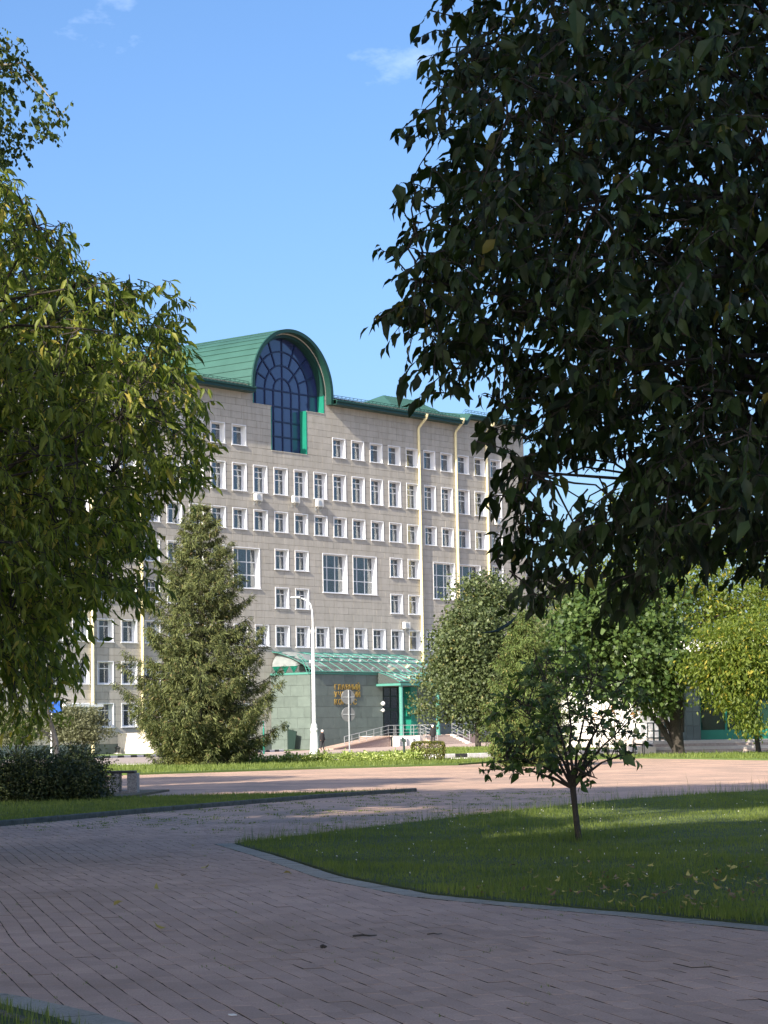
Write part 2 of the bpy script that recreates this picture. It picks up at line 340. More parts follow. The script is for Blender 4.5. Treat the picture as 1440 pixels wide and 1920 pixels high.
M['plaza'] = paver_mat('plaza_paver', (0.56, 0.370, 0.270), (0.47, 0.315, 0.232), (0.26, 0.20, 0.16), -math.atan2(ra[1], ra[0]), 0.295, 0.117, 0.011)
M['lawnsoil'] = mat('lawn_soil', (0.045, 0.075, 0.022), (0.028, 0.040, 0.015), 5, 1.0)
M['earth'] = mat('bare_earth', (0.16, 0.13, 0.085), (0.10, 0.085, 0.05), 6, 1.0, 0.2)
M['drygrass'] = mat('far_grass', (0.10, 0.155, 0.035), (0.075, 0.12, 0.03), 1.2, 1.0, 0.2, 12)

mb = MB(); mb.box(-1500, 1500, -300, 2500, -1.0, -0.40); o = mb.build('ground', M['earth']); o['kind'] = 'structure'
PX = 60
poly_sheet('path', [(-14, 1), (14, 1), (14, 31.4), (-14, 31.4)], -0.016, M['soil'], label='joint bed under the mauve block paving in the shade')
path = bpy.data.objects['path']
o = poly_sheet('plaza', [(-PX, 31.4), (PX, 31.4), (PX, 92), (-PX, 92)], 0.0, M['plaza'], thick=0.3, label='sunlit pink block paved square')
for nm, x0, x1 in (('pavement', -60, -14), ('pavement', 14, 60)):
    poly_sheet(nm, [(x0, 1), (x1, 1), (x1, 31.4), (x0, 31.4)], -0.004, M['plaza'], thick=0.3, label='block paving beside the shaded path')
LAWN_R = [(-1.73, 25.62), (-1.13, 23.13), (-0.37, 19.47), (0.35, 17.21), (0.86, 16.34), (1.64, 15.17), (2.29, 14.05), (3.3, 12.4), (5.0, 10.6), (12, 8), (13.9, 30), (13.9, 52), (7.12, 43.09), (3.78, 38.67), (1.31, 33.17), (-0.07, 29.83)]
STRIP_L = [(-13, 20), (-5.47, 32.26), (-3.71, 37.21), (-1.30, 43.24), (0.55, 46.64), (-2.38, 45.6), (-5.2, 45.0), (-13, 45)]
BUSHBED = [(-5.2, 45.0), (-13, 45), (-13, 53), (-4.8, 50.2)]
CORNER_L = [(-5.5, 14.5), (-1.81, 10.64), (-1.38, 9.89), (-0.95, 8.9), (-0.6, 7.8), (-0.6, 4), (-6, 4)]
o = poly_sheet('lawn', LAWN_R, 0.010, M['lawnsoil'], thick=0.12, label='shaded lawn around the young apple tree')
o = poly_sheet('lawn', STRIP_L, 0.03, M['lawnsoil'], thick=0.12, label='narrow lawn strip in front of the dark bushes')
o = poly_sheet('lawn', BUSHBED, 0.045, M['earth'], thick=0.12, label='bed under the dark bushes')
o = poly_sheet('lawn', CORNER_L, 0.010, M['lawnsoil'], thick=0.12, label='corner of lawn beside the grey paver edging')
# far strips: grass verge with the spruce and flower beds, road, second verge, road, pavement before the building
VERGE = [(-60, 66), (-15, 69.5), (-7.86, 72.07), (-2.31, 77.52), (2.47, 80.52), (4.3, 86.5), (5.0, 90.2), (3.0, 91.0), (-2.0, 91.4), (-5.1, 91.2), (-8.5, 90.0), (-60, 80)]
poly_sheet('verge', VERGE, 0.06, M['drygrass'], thick=0.2, label='sunlit grass verge with spruce and flower bed')
poly_sheet('road', [(-90, 60), (-60, 80), (-8.5, 90), (6, 92), (60, 92), (60, 118), (-110, 112)], -0.012, M['asphalt'], label='pale dusty road behind the flower verge')
V2 = [(-4.3, 117.0), (-1.6, 104.2), (2.55, 104.0), (4.6, 106.0), (9, 110.5), (13, 118), (8.5, 152), (3.9, 150.0), (0.98, 131), (-2.5, 119.5)]
poly_sheet('verge', V2, 0.09, M['drygrass'], thick=0.2, label='sunlit grass verge in front of the main entrance')
mb = MB()
g1 = [FP(u, o_, gz(u)-0.012) for u in (-60, -36, -18, -9, -4, 30) for o_ in (26, 0.0)]
for i in range(5): mb.quad(g1[2*i], g1[2*i+2], g1[2*i+3], g1[2*i+1])
o = mb.build('pavement', M['pavement']); o['kind'] = 'structure'; o['label'] = 'pink pavement along the foot of the building'
mb = MB(); e = [FP(u, 26, gz(u)-0.014) for u in (-60, -36, -18, -9, -4, 30)]; f = [(-95, 90, -.02), (-40, 108, -.02), (-12, 112, -.02), (0, 114, -.02), (20, 116, -.02), (70, 118, -.02)]
for i in range(5): mb.quad(f[i], f[i+1], e[i+1], e[i])
o = mb.build('road', M['asphalt']); o['kind'] = 'structure'; o['label'] = 'sunlit pale road between the verge and the building'
poly_sheet('verge', [(5.6, 88.2), (9.9, 90.0), (13.15, 79.5), (40, 70), (40, 96), (9, 96)], 0.05, M['drygrass'], thick=0.2, label='grass strip before the side entrance steps')

# ------------------------------------------------------------------ block paving: one brick at a time
T_BRICK = (np.array([(-.5,-.5,-1),(.5,-.5,-1),(.5,.5,-1),(-.5,.5,-1),(-.5,-.5,-.05),(.5,-.5,-.05),(.5,.5,-.05),(-.5,.5,-.05),(-.482,-.495,0),(.482,-.495,0),(.482,.495,0),(-.482,.495,0)]),
           [(0,1,5,4),(1,2,6,5),(2,3,7,6),(3,0,4,7),(4,5,9,8),(5,6,10,9),(6,7,11,10),(7,4,8,11),(8,9,10,11)])
BW, BL, BP, BLP, BT = 0.1095, 0.2462, 0.115, 0.248, 0.034
def wave(s, c): return 0.036*np.sin(0.72*s+0.35*np.sin(0.5*c)+0.9) + 0.006*np.sin(2.1*s+c*0.6)
def bricks():
    cs = np.arange(-80, 100); ss = np.arange(22, 140)
    Cg, Sg = np.meshgrid(cs, ss, indexing='ij'); c = Cg.ravel(); k = Sg.ravel()
    s = (k + 0.5*(c % 2))*BLP
    x0 = c*BP
    a = s; acr = x0 + wave(s, x0)
    X = ra[0]*a + rb[0]*acr; Y = ra[1]*a + rb[1]*acr
    keep = (Y > 7.5) & (Y < 31.45) & (np.abs(X-0.2) < 0.178*Y+2.2) & (X < 13) & (X > -13)
    for pl, mg in ((LAWN_R, 0.07), (STRIP_L, 0.06), (CORNER_L, 0.12)):
        keep &= ~(in_poly(X, Y, pl) | (poly_dist(X, Y, pl) < mg))
    X, Y, s, x0 = X[keep], Y[keep], s[keep], x0[keep]
    sl = (wave(s+.05, x0)-wave(s-.05, x0))/.1
    D = ra[None, :] + rb[None, :]*sl[:, None]
    return X, Y, nrm(D)
def place_pavers(X, Y, D, m, Lx, Wx, parent, nparts, pname, stuffname, dz=0.0):
    n = len(X); j = NR.normal(0, 1, (n, 5))
    ang = np.arctan2(D[:, 1], D[:, 0]) + j[:, 0]*0.012 - math.pi/2
    z = dz + j[:, 1]*0.0009; order = np.argsort(X**2+Y**2)
    vis = np.abs(X) < 0.168*Y
    order = np.concatenate([order[vis[order]], order[~vis[order]]])
    sel = order[:nparts]; rest = order[nparts:]
    tv = T_BRICK[0]*np.array([Wx, Lx, BT])
    V = [tuple(v) for v in tv]; me = bpy.data.meshes.new(pname); me.from_pydata(V, [], T_BRICK[1]); me.materials.append(m); me.materials.append(M['soil']); me.polygons.foreach_set('material_index', [1]*4+[0]*5); me.update()
    for i in sel:
        o = link(pname, me, parent); o.location = (X[i], Y[i], z[i]); o.rotation_euler = (j[i, 2]*.003, j[i, 3]*.005, ang[i])
    R = rest; ca, sa = np.cos(ang[R]), np.sin(ang[R]); tx = j[R, 3]*.005; ty = j[R, 2]*.003
    lx, ly, lz = tv[:, 0][None], tv[:, 1][None], tv[:, 2][None]
    VX = X[R][:, None] + lx*ca[:, None] - ly*sa[:, None]; VY = Y[R][:, None] + lx*sa[:, None] + ly*ca[:, None]
    VZ = z[R][:, None] + lz - lx*tx[:, None] + ly*ty[:, None]
    V = np.stack([VX, VY, VZ], -1).reshape(-1, 3); k = len(tv); flat = np.concatenate([np.array(f) for f in T_BRICK[1]])
    loops = (flat[None] + (np.arange(len(R))*k)[:, None]).ravel(); starts = (np.arange(9)*4)[None] + (np.arange(len(R))*36)[:, None]
    o = link(stuffname, np_mesh(stuffname, V, loops, starts.ravel(), [m, M['soil']], False, np.tile([1]*4+[0]*5, len(R))), parent); o['kind'] = 'stuff'
bX, bY, bD = bricks()
place_pavers(bX, bY, bD, M['brick'], BL, BW, path, 300, 'brick', 'bricks')
def along(pts, step):
    pts = np.asarray(pts, float); seg = np.linalg.norm(np.diff(pts, axis=0), axis=1); cum = np.concatenate([[0], np.cumsum(seg)])
    q = np.arange(step/2, cum[-1], step); x = np.interp(q, cum, pts[:, 0]); y = np.interp(q, cum, pts[:, 1])
    e_ = 0.02; dx = np.interp(q+e_, cum, pts[:, 0])-np.interp(q-e_, cum, pts[:, 0]); dy = np.interp(q+e_, cum, pts[:, 1])-np.interp(q-e_, cum, pts[:, 1])
    return np.stack([x, y], 1), nrm(np.stack([dx, dy], 1))
def smooth_line(pts, n=40):
    pts = np.asarray(pts, float); t_ = np.arange(len(pts)); q = np.linspace(0, len(pts)-1, n*(len(pts)-1)//2)
    out = np.stack([np.interp(q, t_, pts[:, 0]), np.interp(q, t_, pts[:, 1])], 1)
    for _ in range(6): out[1:-1] = (out[:-2]+2*out[1:-1]+out[2:])/4
    return out
# grey edging: pavers laid side by side across the border, one row on the lawn side, two at the corner
edge = smooth_line([(-1.85, 25.75), (-1.25, 23.1), (-0.49, 19.4), (0.24, 17.12), (0.77, 16.24), (1.56, 15.08), (2.21, 13.97), (3.2, 12.3), (4.9, 10.5)])
p, d = along(edge, 0.107); nrm2 = np.stack([-d[:, 1], d[:, 0]], 1)
eg = empty('edging', (0, 0, 0)); eg['kind'] = 'structure'; eg['label'] = 'grey paver edging along the lawns'
place_pavers(p[:, 0]-nrm2[:, 0]*0.015, p[:, 1]-nrm2[:, 1]*0.015, nrm2, M['greypaver'], 0.20, 0.101, eg, 110, 'brick', 'bricks', 0.005)
edge2 = smooth_line([(-5.7, 14.9), (-1.95, 10.9), (-1.50, 10.18), (-1.09, 9.4), (-0.78, 8.5), (-0.5, 7.4)])
p, d = along(edge2, 0.107); n2 = np.stack([-d[:, 1], d[:, 0]], 1)
if (n2[len(n2)//2][0] < 0): n2 = -n2
place_pavers(p[:, 0]+n2[:, 0]*0.09, p[:, 1]+n2[:, 1]*0.09, n2, M['greypaver'], 0.205, 0.101, eg, 60, 'brick', 'bricks', 0.005)
def kerb(pts, wdt, h, mats, L, parent_label, z=0.0, zf=None, off=0.0):
    g = empty('kerb', (0, 0, 0)); g['kind'] = 'structure'; g['label'] = parent_label
    pts = np.asarray(pts, float); p, d = along(pts, L); me = {}
    for i in range(len(p)):
        m = mats[i % len(mats)]
        if m.name not in me:
            b = MB(); b.bbox(-L/2+.008, L/2-.008, -wdt/2, wdt/2, -0.15, h, 0.015); me[m.name] = b.mesh('kerb_stone', m)
        o = link('kerb_stone', me[m.name], g); o.location = (p[i][0], p[i][1], (zf(p[i]) if zf else z)); o.rotation_euler = (0, 0, math.atan2(d[i][1], d[i][0]))
    return g
kerb([(-13, 19.9), (-5.42, 32.2), (-3.66, 37.15), (-1.25, 43.18), (0.62, 46.7)], 0.10, 0.075, [M['kerbgrey']], 1.0, 'low grey kerb of the narrow lawn strip')
kerb([(-1.95, 10.62), (-1.52, 9.87), (-1.09, 8.9), (-0.74, 7.8)], 0.06, 0.02, [M['kerbgrey']], 0.5, 'thin kerb beside the corner lawn')
kerb([(-60, 80.4), (-8.5, 90.3), (-5.1, 91.75), (-2, 92.0), (3.0, 91.6)], 0.15, 0.13, [M['kerbblack'], M['kerbwhite'], M['kerbwhite']], 0.75, 'black and white kerb behind the flower bed')
kerb([(-1.6, 104.0), (2.55, 103.8), (4.6, 105.8), (9, 110.3), (13, 118)], 0.15, 0.17, [M['kerbblack'], M['kerbwhite'], M['kerbwhite']], 0.8, 'black and white kerb of the entrance verge')
kerb([(-29.5, 111.0), (-17.3, 151.6), (-8.2, 182.0)], 0.15, 0.16, [M['kerbwhite'], M['kerbblack']], 1.1, 'black and white kerb at the foot of the building', z=-0.2)
poly_sheet('verge', [(-30, 111.2), (-17.5, 151.8), (-8.4, 182.2), tuple(FP(-18.2, 5.4, 0)[:2]), tuple(FP(-18.2, 0.1, 0)[:2]), tuple(FP(-60, 0.1, 0)[:2]), (-60, 140)], -0.17, M['drygrass'], thick=0.2, label='grass at the foot of the building')
# ------------------------------------------------------------------ main building (local x = u, local y = -off, z up)
bld = empty('university_building', P0, BANG)
tag(bld, 'large grey stone clad building with green barrel vault roof and many white windows', 'building')
def B(mb, name, m, parent=None, smooth=False): return mb.build(name, m, parent or bld, smooth)
UL, UR, ZT = -50.0, 20.7, 30.6
COLS = [15.0-2.67*k for k in range(0, 23)]
WW = 1.75
wins = []   # (u, z0, w, h, type)
bigs = [(-22.40, 13.66), (-10.63, 13.68), (-6.42, 13.70), (5.50, 13.66), (9.62, 13.62)]
def hits(u, a, b, m=0.4): return u+WW+m > a and u-m < b
for u in COLS:
    if not (-20.5 < u < -10.5): wins.append((u, 25.96, WW, 1.74, 'a'))
    wins.append((u, 22.03, WW, 2.35, 'tall'))
    wins.append((u, 18.73, WW, 1.77, 'a'))
    ok = not any(hits(u, b, b+3.36) for b, _ in bigs) and not (3 < u < 8) and not (-14 < u < -11) and not (-5 < u < -3)
    if ok: wins.append((u, 15.46, WW, 1.76, 'a')); wins.append((u, 12.09, WW, 1.78, 'a'))
    wins.append((u, 8.74, WW, 1.82, 'a'))
    if u < -21: wins.append((u, 5.38, WW, 1.79, 'a'))
    if u < -34.9: wins.append((u, 1.96, WW, 1.88, 'a'))
    elif u < -21: wins.append((u, 1.50, WW, 2.33, 'tall'))
for b, z in bigs: wins.append((b, z, 3.36, 3.48, 'big'))
CU, CZ = -14.95, 31.37      # centre of the arched window
holes = [(u, u+w_, z, z+h_) for u, z, w_, h_, _ in wins] + [(-17.27, -12.63, 25.88, 29.8), (-19.6, -10.2, 29.8, 31.4)]
# ladder of stone panels, cut round the openings
def rect_minus(r, hs):
    out = [r]
    for h in hs:
        nx = []
        for a, b, c, d in out:
            if h[0] >= b or h[1] <= a or h[2] >= d or h[3] <= c: nx.append((a, b, c, d)); continue
            if h[2] > c: nx.append((a, b, c, h[2]))
            if h[3] < d: nx.append((a, b, h[3], d))
            lo, hi = max(c, h[2]), min(d, h[3])
            if h[0] > a: nx.append((a, h[0], lo, hi))
            if h[1] < b: nx.append((h[1], b, lo, hi))
        out = nx
    return [r for r in out if r[1]-r[0] > 0.03 and r[3]-r[2] > 0.03]
PR = 0.588; rows = [0.62 + i*PR for i in range(51)] + [30.62]
panels = []
for i in range(len(rows)-1):
    z0, z1 = rows[i], rows[i+1]
    hs = [h for h in holes if h[2] < z1 and h[3] > z0]
    u0 = UL - 0.05; off_ = 0.0 if i % 2 == 0 else 0.0
    k = 0; edges = []
    x = 15.0-2.67*25 - 0.09
    while x < UR:
        edges.append(x + (0.62 if (i % 3 == 1) else 0.0)); x += 1.335
    edges = [UL] + [e for e in edges if UL+.2 < e < UR-.2] + [UR]
    for a, b in zip(edges[:-1], edges[1:]):
        g = 0.009
        hh = [h for h in hs if h[0] < b and h[1] > a]
        for r in rect_minus((a+g, b-g, z0+g, z1-g), hh): panels.append(r)
for z0, z1 in ((30.6, 31.0), (31.0, 31.4)):
    panels += [(-20.35, -19.62, z0+.009, z1-.009), (-10.18, -9.55, z0+.009, z1-.009)]
def panel_box(mb, r, y=0.0, th=0.045):
    a, b, c, d = r; e = 0.010
    mb.add([(a,y+th,c),(b,y+th,c),(b,y+th,d),(a,y+th,d),(a,y+e,c),(b,y+e,c),(b,y+e,d),(a,y+e,d),(a+e,y,c+e),(b-e,y,c+e),(b-e,y,d-e),(a+e,y,d-e)],
           [(0,1,5,4),(1,2,6,5),(2,3,7,6),(3,0,4,7),(4,5,9,8),(5,6,10,9),(6,7,11,10),(7,4,8,11),(8,9,10,11)])
full = [r for r in panels if r[1]-r[0] > 1.25 and r[3]-r[2] > 0.5 and -15 < r[0] < 6 and 10 < r[2] < 29]
full.sort(key=lambda r: (r[0]-2)**2*0.6+(r[2]-22)**2); chosen = set(full[:290])
pmesh = {}
for r in full[:290]:
    key = (round(r[1]-r[0], 3), round(r[3]-r[2], 3))
    if key not in pmesh:
        b = MB(); panel_box(b, (0, key[0], 0, key[1])); pmesh[key] = b.mesh('stone_panel', M['panel'])
    o = link('stone_panel', pmesh[key], bld); o.location = (r[0], NR.normal(0, .002), r[2])
mb = MB()
for r in panels:
    if r not in chosen: panel_box(mb, r, NR.normal(0, .002))
o = B(mb, 'stone_panels', M['panel']); o['kind'] = 'stuff'
# backing wall with openings
mb = MB(); zs = sorted({0.0 - 0.3, ZT+.8, *[h[2] for h in holes], *[h[3] for h in holes]})
for z0, z1 in zip(zs[:-1], zs[1:]):
    hs = sorted([(h[0], h[1]) for h in holes if h[2] < z1-1e-4 and h[3] > z0+1e-4])
    x = UL
    for a, b in hs + [(UR, UR)]:
        if a > x+1e-4: mb.quad((x, .05, z0), (a, .05, z0), (a, .05, z1), (x, .05, z1))
        x = max(x, b)
B(mb, 'wall', M['joint'])
# side, back walls and flat top
mb = MB(); mb.box(UR, UR+.04, .02, 16, -.3, 31.2); mb.box(UL-.04, UL, .02, 16, -.3, 30.9); mb.box(UL, UR, 16, 16.1, -.3, 30.9)
B(mb, 'end_wall', M['panel'])
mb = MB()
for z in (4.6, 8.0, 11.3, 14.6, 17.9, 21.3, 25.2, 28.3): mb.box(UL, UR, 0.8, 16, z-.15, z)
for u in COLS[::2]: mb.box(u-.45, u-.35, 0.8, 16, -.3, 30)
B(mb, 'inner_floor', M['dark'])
# plinth, long low stone course
mb = MB()
x = UL
while x < -18:
    panel_box(mb, (x+.006, x+0.9, -0.35, 0.61), -0.03); x += 0.906
B(mb, 'plinth', M['slate'])
# ---- windows
def win_meshes(w_, h_, kind):
    D = 0.56; res = {}
    b = MB()
    b.box(0, .03, -.03, D, 0, h_); b.box(w_-.03, w_, -.03, D, 0, h_); b.box(.03, w_-.03, -.03, D, h_-.03, h_); b.box(.03, w_-.03, -.03, D, 0, .03)
    b.box(-.04, 0, -.03, -.005, -.03, h_+.04); b.box(w_, w_+.04, -.03, -.005, -.03, h_+.04); b.box(0, w_, -.03, -.005, h_, h_+.04)
    b.box(-.10, w_+.10, -.10, -.005, -.06, -.0)
    res['window'] = b.mesh('window', M['white'])
    b = MB(); y0, y1 = D-.09, D-.02; t_ = .045
    b.box(.03, w_-.03, y0, y1, .03, .12); b.box(.03, w_-.03, y0, y1, h_-.10, h_-.03); b.box(.03, .085, y0, y1, .12, h_-.10); b.box(w_-.085, w_-.03, y0, y1, .12, h_-.10)
    if kind == 'big':
        vs, hz = [w_*.33, w_*.66], [h_*.34, h_*.66]
    elif kind == 'tall': vs, hz = [w_*.36], [h_*.56, h_*.78]
    else: vs, hz = [w_*.36], [h_*.70]
    for v in vs: b.box(v-.038, v+.038, y0+.002, y1-.002, .12, h_-.10)
    for z in hz:
        xs = [.085] + sum([[v-.038, v+.038] for v in vs], []) + [w_-.085]
        for i in range(0, len(xs), 2): b.box(xs[i], xs[i+1], y0+.004, y1-.004, z-.036, z+.036)
    res['sash'] = b.mesh('sash', M['white'])
    b = MB(); b.box(.05, w_-.05, D-.055, D-.045, .05, h_-.05); res['pane'] = b.mesh('pane', M['pane'])
    cs = []
    for var in range(6):
        b = MB(); r_ = random.Random(var*7+int(h_*100))
        for side in (0, 1):
            cov = [(.30, .34), (.48, .5), (.16, .42), (.42, .20), (.49, .49), (.07, .10)][var][side]*w_
            n = 14; xs = [(.04+cov*i/n) if side == 0 else (w_-.04-cov*i/n) for i in range(n+1)]
            sq = r_.uniform(.45, 1.0) if var < 4 else 1.0
            for i in range(n):
                ya = D+.10+.035*math.sin(i*2.1+side); yb = D+.10+.035*math.sin((i+1)*2.1+side)
                mid = lambda x_: (.04 if side == 0 else w_-.04) + (x_-(.04 if side == 0 else w_-.04))*sq
                zc = h_*0.42
                b.quad((mid(xs[i]), ya, zc), (mid(xs[i+1]), yb, zc), (xs[i+1], yb, h_-.04), (xs[i], ya, h_-.04))
                b.quad((mid(xs[i]), ya, .04), (mid(xs[i+1]), yb, .04), (mid(xs[i+1]), yb, zc), (mid(xs[i]), ya, zc))
        cs.append(b.mesh('curtain', M['curtain']))
    res['curtains'] = cs
    return res
WM = {}
for u, z, w_, h_, kind in wins:
    key = (round(w_, 2), round(h_, 2), kind)
    if key not in WM: WM[key] = win_meshes(w_, h_, kind)
    r = WM[key]
    wn = link('window', r['window'], bld, (u, 0, z))
    link('sash', r['sash'], wn); link('pane', r['pane'], wn)
    c = link('curtain', r['curtains'][rnd.randrange(6)], wn)
# ---- arched stair window
aw = MB(); R_ = 4.72; G = 0.78       # recess depth
win = empty('arched_window', (0, 0, 0), 0, bld)
def arc(r, a0=0, a1=math.pi, n=40): return [(CU+r*math.cos(a0+(a1-a0)*i/n), CZ+r*math.sin(a0+(a1-a0)*i/n)) for i in range(n+1)]
def glass(name, poly): b = MB(); b.prism(poly, G, G+.03); b.build(name, M['blueglass'], win)
for rr0, rr1, nseg in ((0.02, 1.15, 2), (1.15, 2.30, 4), (2.30, 3.55, 8), (3.55, 4.72, 8)):
    for k in range(nseg):
        a0, a1 = math.pi*k/nseg, math.pi*(k+1)/nseg; g = .012
        poly = [(CU+rr1*math.cos(a0+(a1-a0)*i/8), CZ+rr1*math.sin(a0+(a1-a0)*i/8)) for i in range(9)] + [(CU+rr0*math.cos(a1-(a1-a0)*i/8), CZ+rr0*math.sin(a1-(a1-a0)*i/8)) for i in range(9)]
        glass('pane', poly)
us = [-4.72, -3.55, -2.32, -1.18, 0, 1.18, 2.32, 3.55, 4.72]
for i in range(8): glass('pane', [(CU+us[i], 29.62), (CU+us[i+1], 29.62), (CU+us[i+1], CZ), (CU+us[i], CZ)])
zz = [25.8, 27.28, 28.62, 29.62]
for i in range(2, 6):
    for k in range(3): glass('pane', [(CU+us[i], zz[k]), (CU+us[i+1], zz[k]), (CU+us[i+1], zz[k+1]), (CU+us[i], zz[k+1])])
b = MB(); yb0, yb1 = G-.07, G+.001; hb = .065
for r in (1.15, 2.30, 3.55, 4.72):
    pts = arc(r, n=28)
    for (x0, z0), (x1, z1) in zip(pts[:-1], pts[1:]):
        dx, dz = x1-x0, z1-z0; l = math.hypot(dx, dz); ox, oz = -dz/l*hb, dx/l*hb
        b.prism([(x0-ox, z0-oz), (x1-ox, z1-oz), (x1+ox, z1+oz), (x0+ox, z0+oz)], yb0, yb1)
for deg, r0, r1 in ((90, 0, 4.7), (45, 1.15, 4.7), (135, 1.15, 4.7), (22.5, 2.3, 4.7), (67.5, 2.3, 4.7), (112.5, 2.3, 4.7), (157.5, 2.3, 4.7)):
    a = math.radians(deg); c_, s_ = math.cos(a), math.sin(a); p0, p1 = (CU+r0*c_, CZ+r0*s_), (CU+r1*c_, CZ+r1*s_)
    b.prism([(p0[0]+s_*hb, p0[1]-c_*hb), (p1[0]+s_*hb, p1[1]-c_*hb), (p1[0]-s_*hb, p1[1]+c_*hb), (p0[0]-s_*hb, p0[1]+c_*hb)], yb0-.003, yb1)
b.box(CU-4.72, CU+4.72, yb0-.005, yb1, CZ-hb, CZ+hb)
b.box(CU-2.3, CU+2.3, yb0-.005, yb1, 29.95-hb, 29.95+hb)
for z in (28.62, 27.28): b.box(CU-2.32, CU+2.32, yb0-.005, yb1, z-hb, z+hb)
for u in us: b.box(CU+u-hb, CU+u+hb, yb0-.002, yb1, (25.85 if abs(u) < 2.4 else 29.75), CZ)
b.build('mullion', M['bluebar'], win)
b = MB(); b.prism([(CU-4.7, 25), (CU+4.7, 25)]+[(CU+4.7*math.cos(math.pi*i/20), CZ+4.7*math.sin(math.pi*i/20)) for i in range(21)], G+1.6, G+1.7); b.build('backing', M['dark'], win)
# jambs of the recess
for x0, x1, z0, z1 in ((-12.64, -12.55, 25.88, 29.8), (-10.22, -10.12, 29.8, 31.45), (-17.35, -17.26, 25.88, 29.8), (-19.68, -19.58, 29.8, 31.4)):
    b = MB(); b.box(x0, x1, -.02, G+.02, z0, z1); B(b, 'jamb', M['greenpanel'])
b = MB(); b.box(-17.35, -12.55, -.04, G, 25.80, 25.88); b.box(-19.6, -17.27, -.04, G, 29.74, 29.80); b.box(-12.63, -10.1, -.04, G, 29.74, 29.80); B(b, 'sill', M['panel'])
# stone ring round the arch and head of the recess
b = MB(); A0 = arc(4.72, n=48); A1 = arc(4.97, n=48); A2 = arc(5.09, n=48)
for i in range(48):
    (xa, za), (xb, zb) = A1[i], A1[i+1]; (xc, zc), (xd, zd) = A2[i], A2[i+1]
    b.cm = 0; b.quad((xa, -.02, za), (xb, -.02, zb), (xd, -.02, zd), (xc, -.02, zc)); b.cm = 1; (xe, ze), (xf, zf) = A0[i], A0[i+1]; b.quad((xe, .02, ze), (xf, .02, zf), (xb, .02, zb), (xa, .02, za)); b.quad((xe, .02, ze), (xf, .02, zf), (xf, G, zf), (xe, G, ze))
b.build('arch_ring', [M['panel'], M['roofdark']], bld)
# ---- barrel vault
b = MB(); F0, BK = -0.62, 24.0; RO, RI = 5.36, 5.10; VZ0 = 30.62
def vprof(r, n=40): return [(CU-r, VZ0)] + [(CU-r*math.cos(math.pi*i/n), CZ+r*math.sin(math.pi*i/n)) for i in range(n+1)] + [(CU+r, VZ0)]
po, pi_ = vprof(RO), vprof(RI)
for i in range(len(po)-1):
    (a, c), (d, e) = po[i], po[i+1]; (a2, c2), (d2, e2) = pi_[i], pi_[i+1]
    b.cm = 0; b.quad((a, F0+.12, c), (d, F0+.12, e), (d, BK, e), (a, BK, c))
    b.cm = 1; b.quad((a, F0, c), (d, F0, e), (d2, F0, e2), (a2, F0, c2)); b.quad((a2, F0, c2), (d2, F0, e2), (d2, 0.6, e2), (a2, 0.6, c2))
    a3, c3, d3, e3 = CU+(a-CU)*1.012, c+(0.04 if c > CZ else 0), CU+(d-CU)*1.012, e+(0.04 if e > CZ else 0)
    b.quad((a3, F0-.01, c3), (d3, F0-.01, e3), (d3, F0+.14, e3), (a3, F0+.14, c3)); b.quad((a3, F0-.01, c3), (a, F0+.0, c), (d, F0+.0, e), (d3, F0-.01, e3))
b.cm = 1
for s_ in (-1, 1): b.box(CU+s_*5.23-.13, CU+s_*5.23+.13, F0, 0.0, VZ0-.02, VZ0)
b.build('vault_roof', [M['roof'], M['roofdark']], bld, True)
for i in range(0, 25):
    a = math.pi*i/24; x, z = CU-(RO+.012)*math.cos(a), CZ+(RO+.012)*math.sin(a)
    b = MB(); c_, s_ = -math.cos(a), math.sin(a); t_ = .018; h_ = .045
    b.prism([(x-s_*t_, z+c_*t_), (x+s_*t_, z-c_*t_), (x+s_*t_+c_*h_, z-c_*t_+s_*h_), (x-s_*t_+c_*h_, z+c_*t_+s_*h_)], F0+.16, BK)
    B(b, 'roof_seam', M['roof'])
# ---- eaves and roof slopes
def slope(u0, u1, ze, name='roof', run=9.0, rise=1.22, y0=-1.0):
    b = MB(); b.cm = 0
    b.quad((u0, y0, ze), (u1, y0, ze), (u1, y0+run, ze+rise), (u0, y0+run, ze+rise))
    b.cm = 1; b.box(u0, u1, y0-.0, y0+.06, ze-.40, ze-.01); b.box(u0, u1, y0+.06, 0.05, ze-.40, ze-.34); b.box(u0, u1, y0-.12, y0-.002, ze-.14, ze+.0)
    b.cm = 0
    o = b.build(name, [M['roof'], M['roofdark']], bld)
    n = int((u1-u0)/.5); b = MB()
    for i in range(n+1):
        u = u0+(u1-u0)*i/n; b.prismx([(y0, ze+.005), (y0+run, ze+rise+.005), (y0+run, ze+rise+.05), (y0, ze+.05)], u-.012, u+.012)
    o = b.build('roof_seams', M['roof'], bld); o['kind'] = 'stuff'
    b = MB(); yy = y0+.8; zb = ze+.8*rise/run
    for h in (.12, .30, .46): b.tube([(u0+.1, yy, zb+h), (u1-.1, yy, zb+h)], .022, 4)
    n = int((u1-u0)/.55)
    for i in range(n+1):
        u = u0+.1+(u1-u0-.2)*i/n; b.tube([(u, yy, zb), (u, yy, zb+.48)], .018, 4); b.tube([(u, yy, zb+.46), (u, yy+.45, zb+.05)], .015, 4)
    B(b, 'snow_guard', M['roofdark'])
slope(UL, -20.33, 31.0); slope(-9.57, 10.0, 31.0); slope(11.0, 22.0, 31.72, y0=-0.75)
b = MB(); b.cm = 0; b.add([(10.0, -1.0, 31.0), (11.0, -.75, 31.72), (11.0, 8, 33.2), (10.0, 8, 32.5)], [(0, 1, 2, 3)]); b.cm = 1
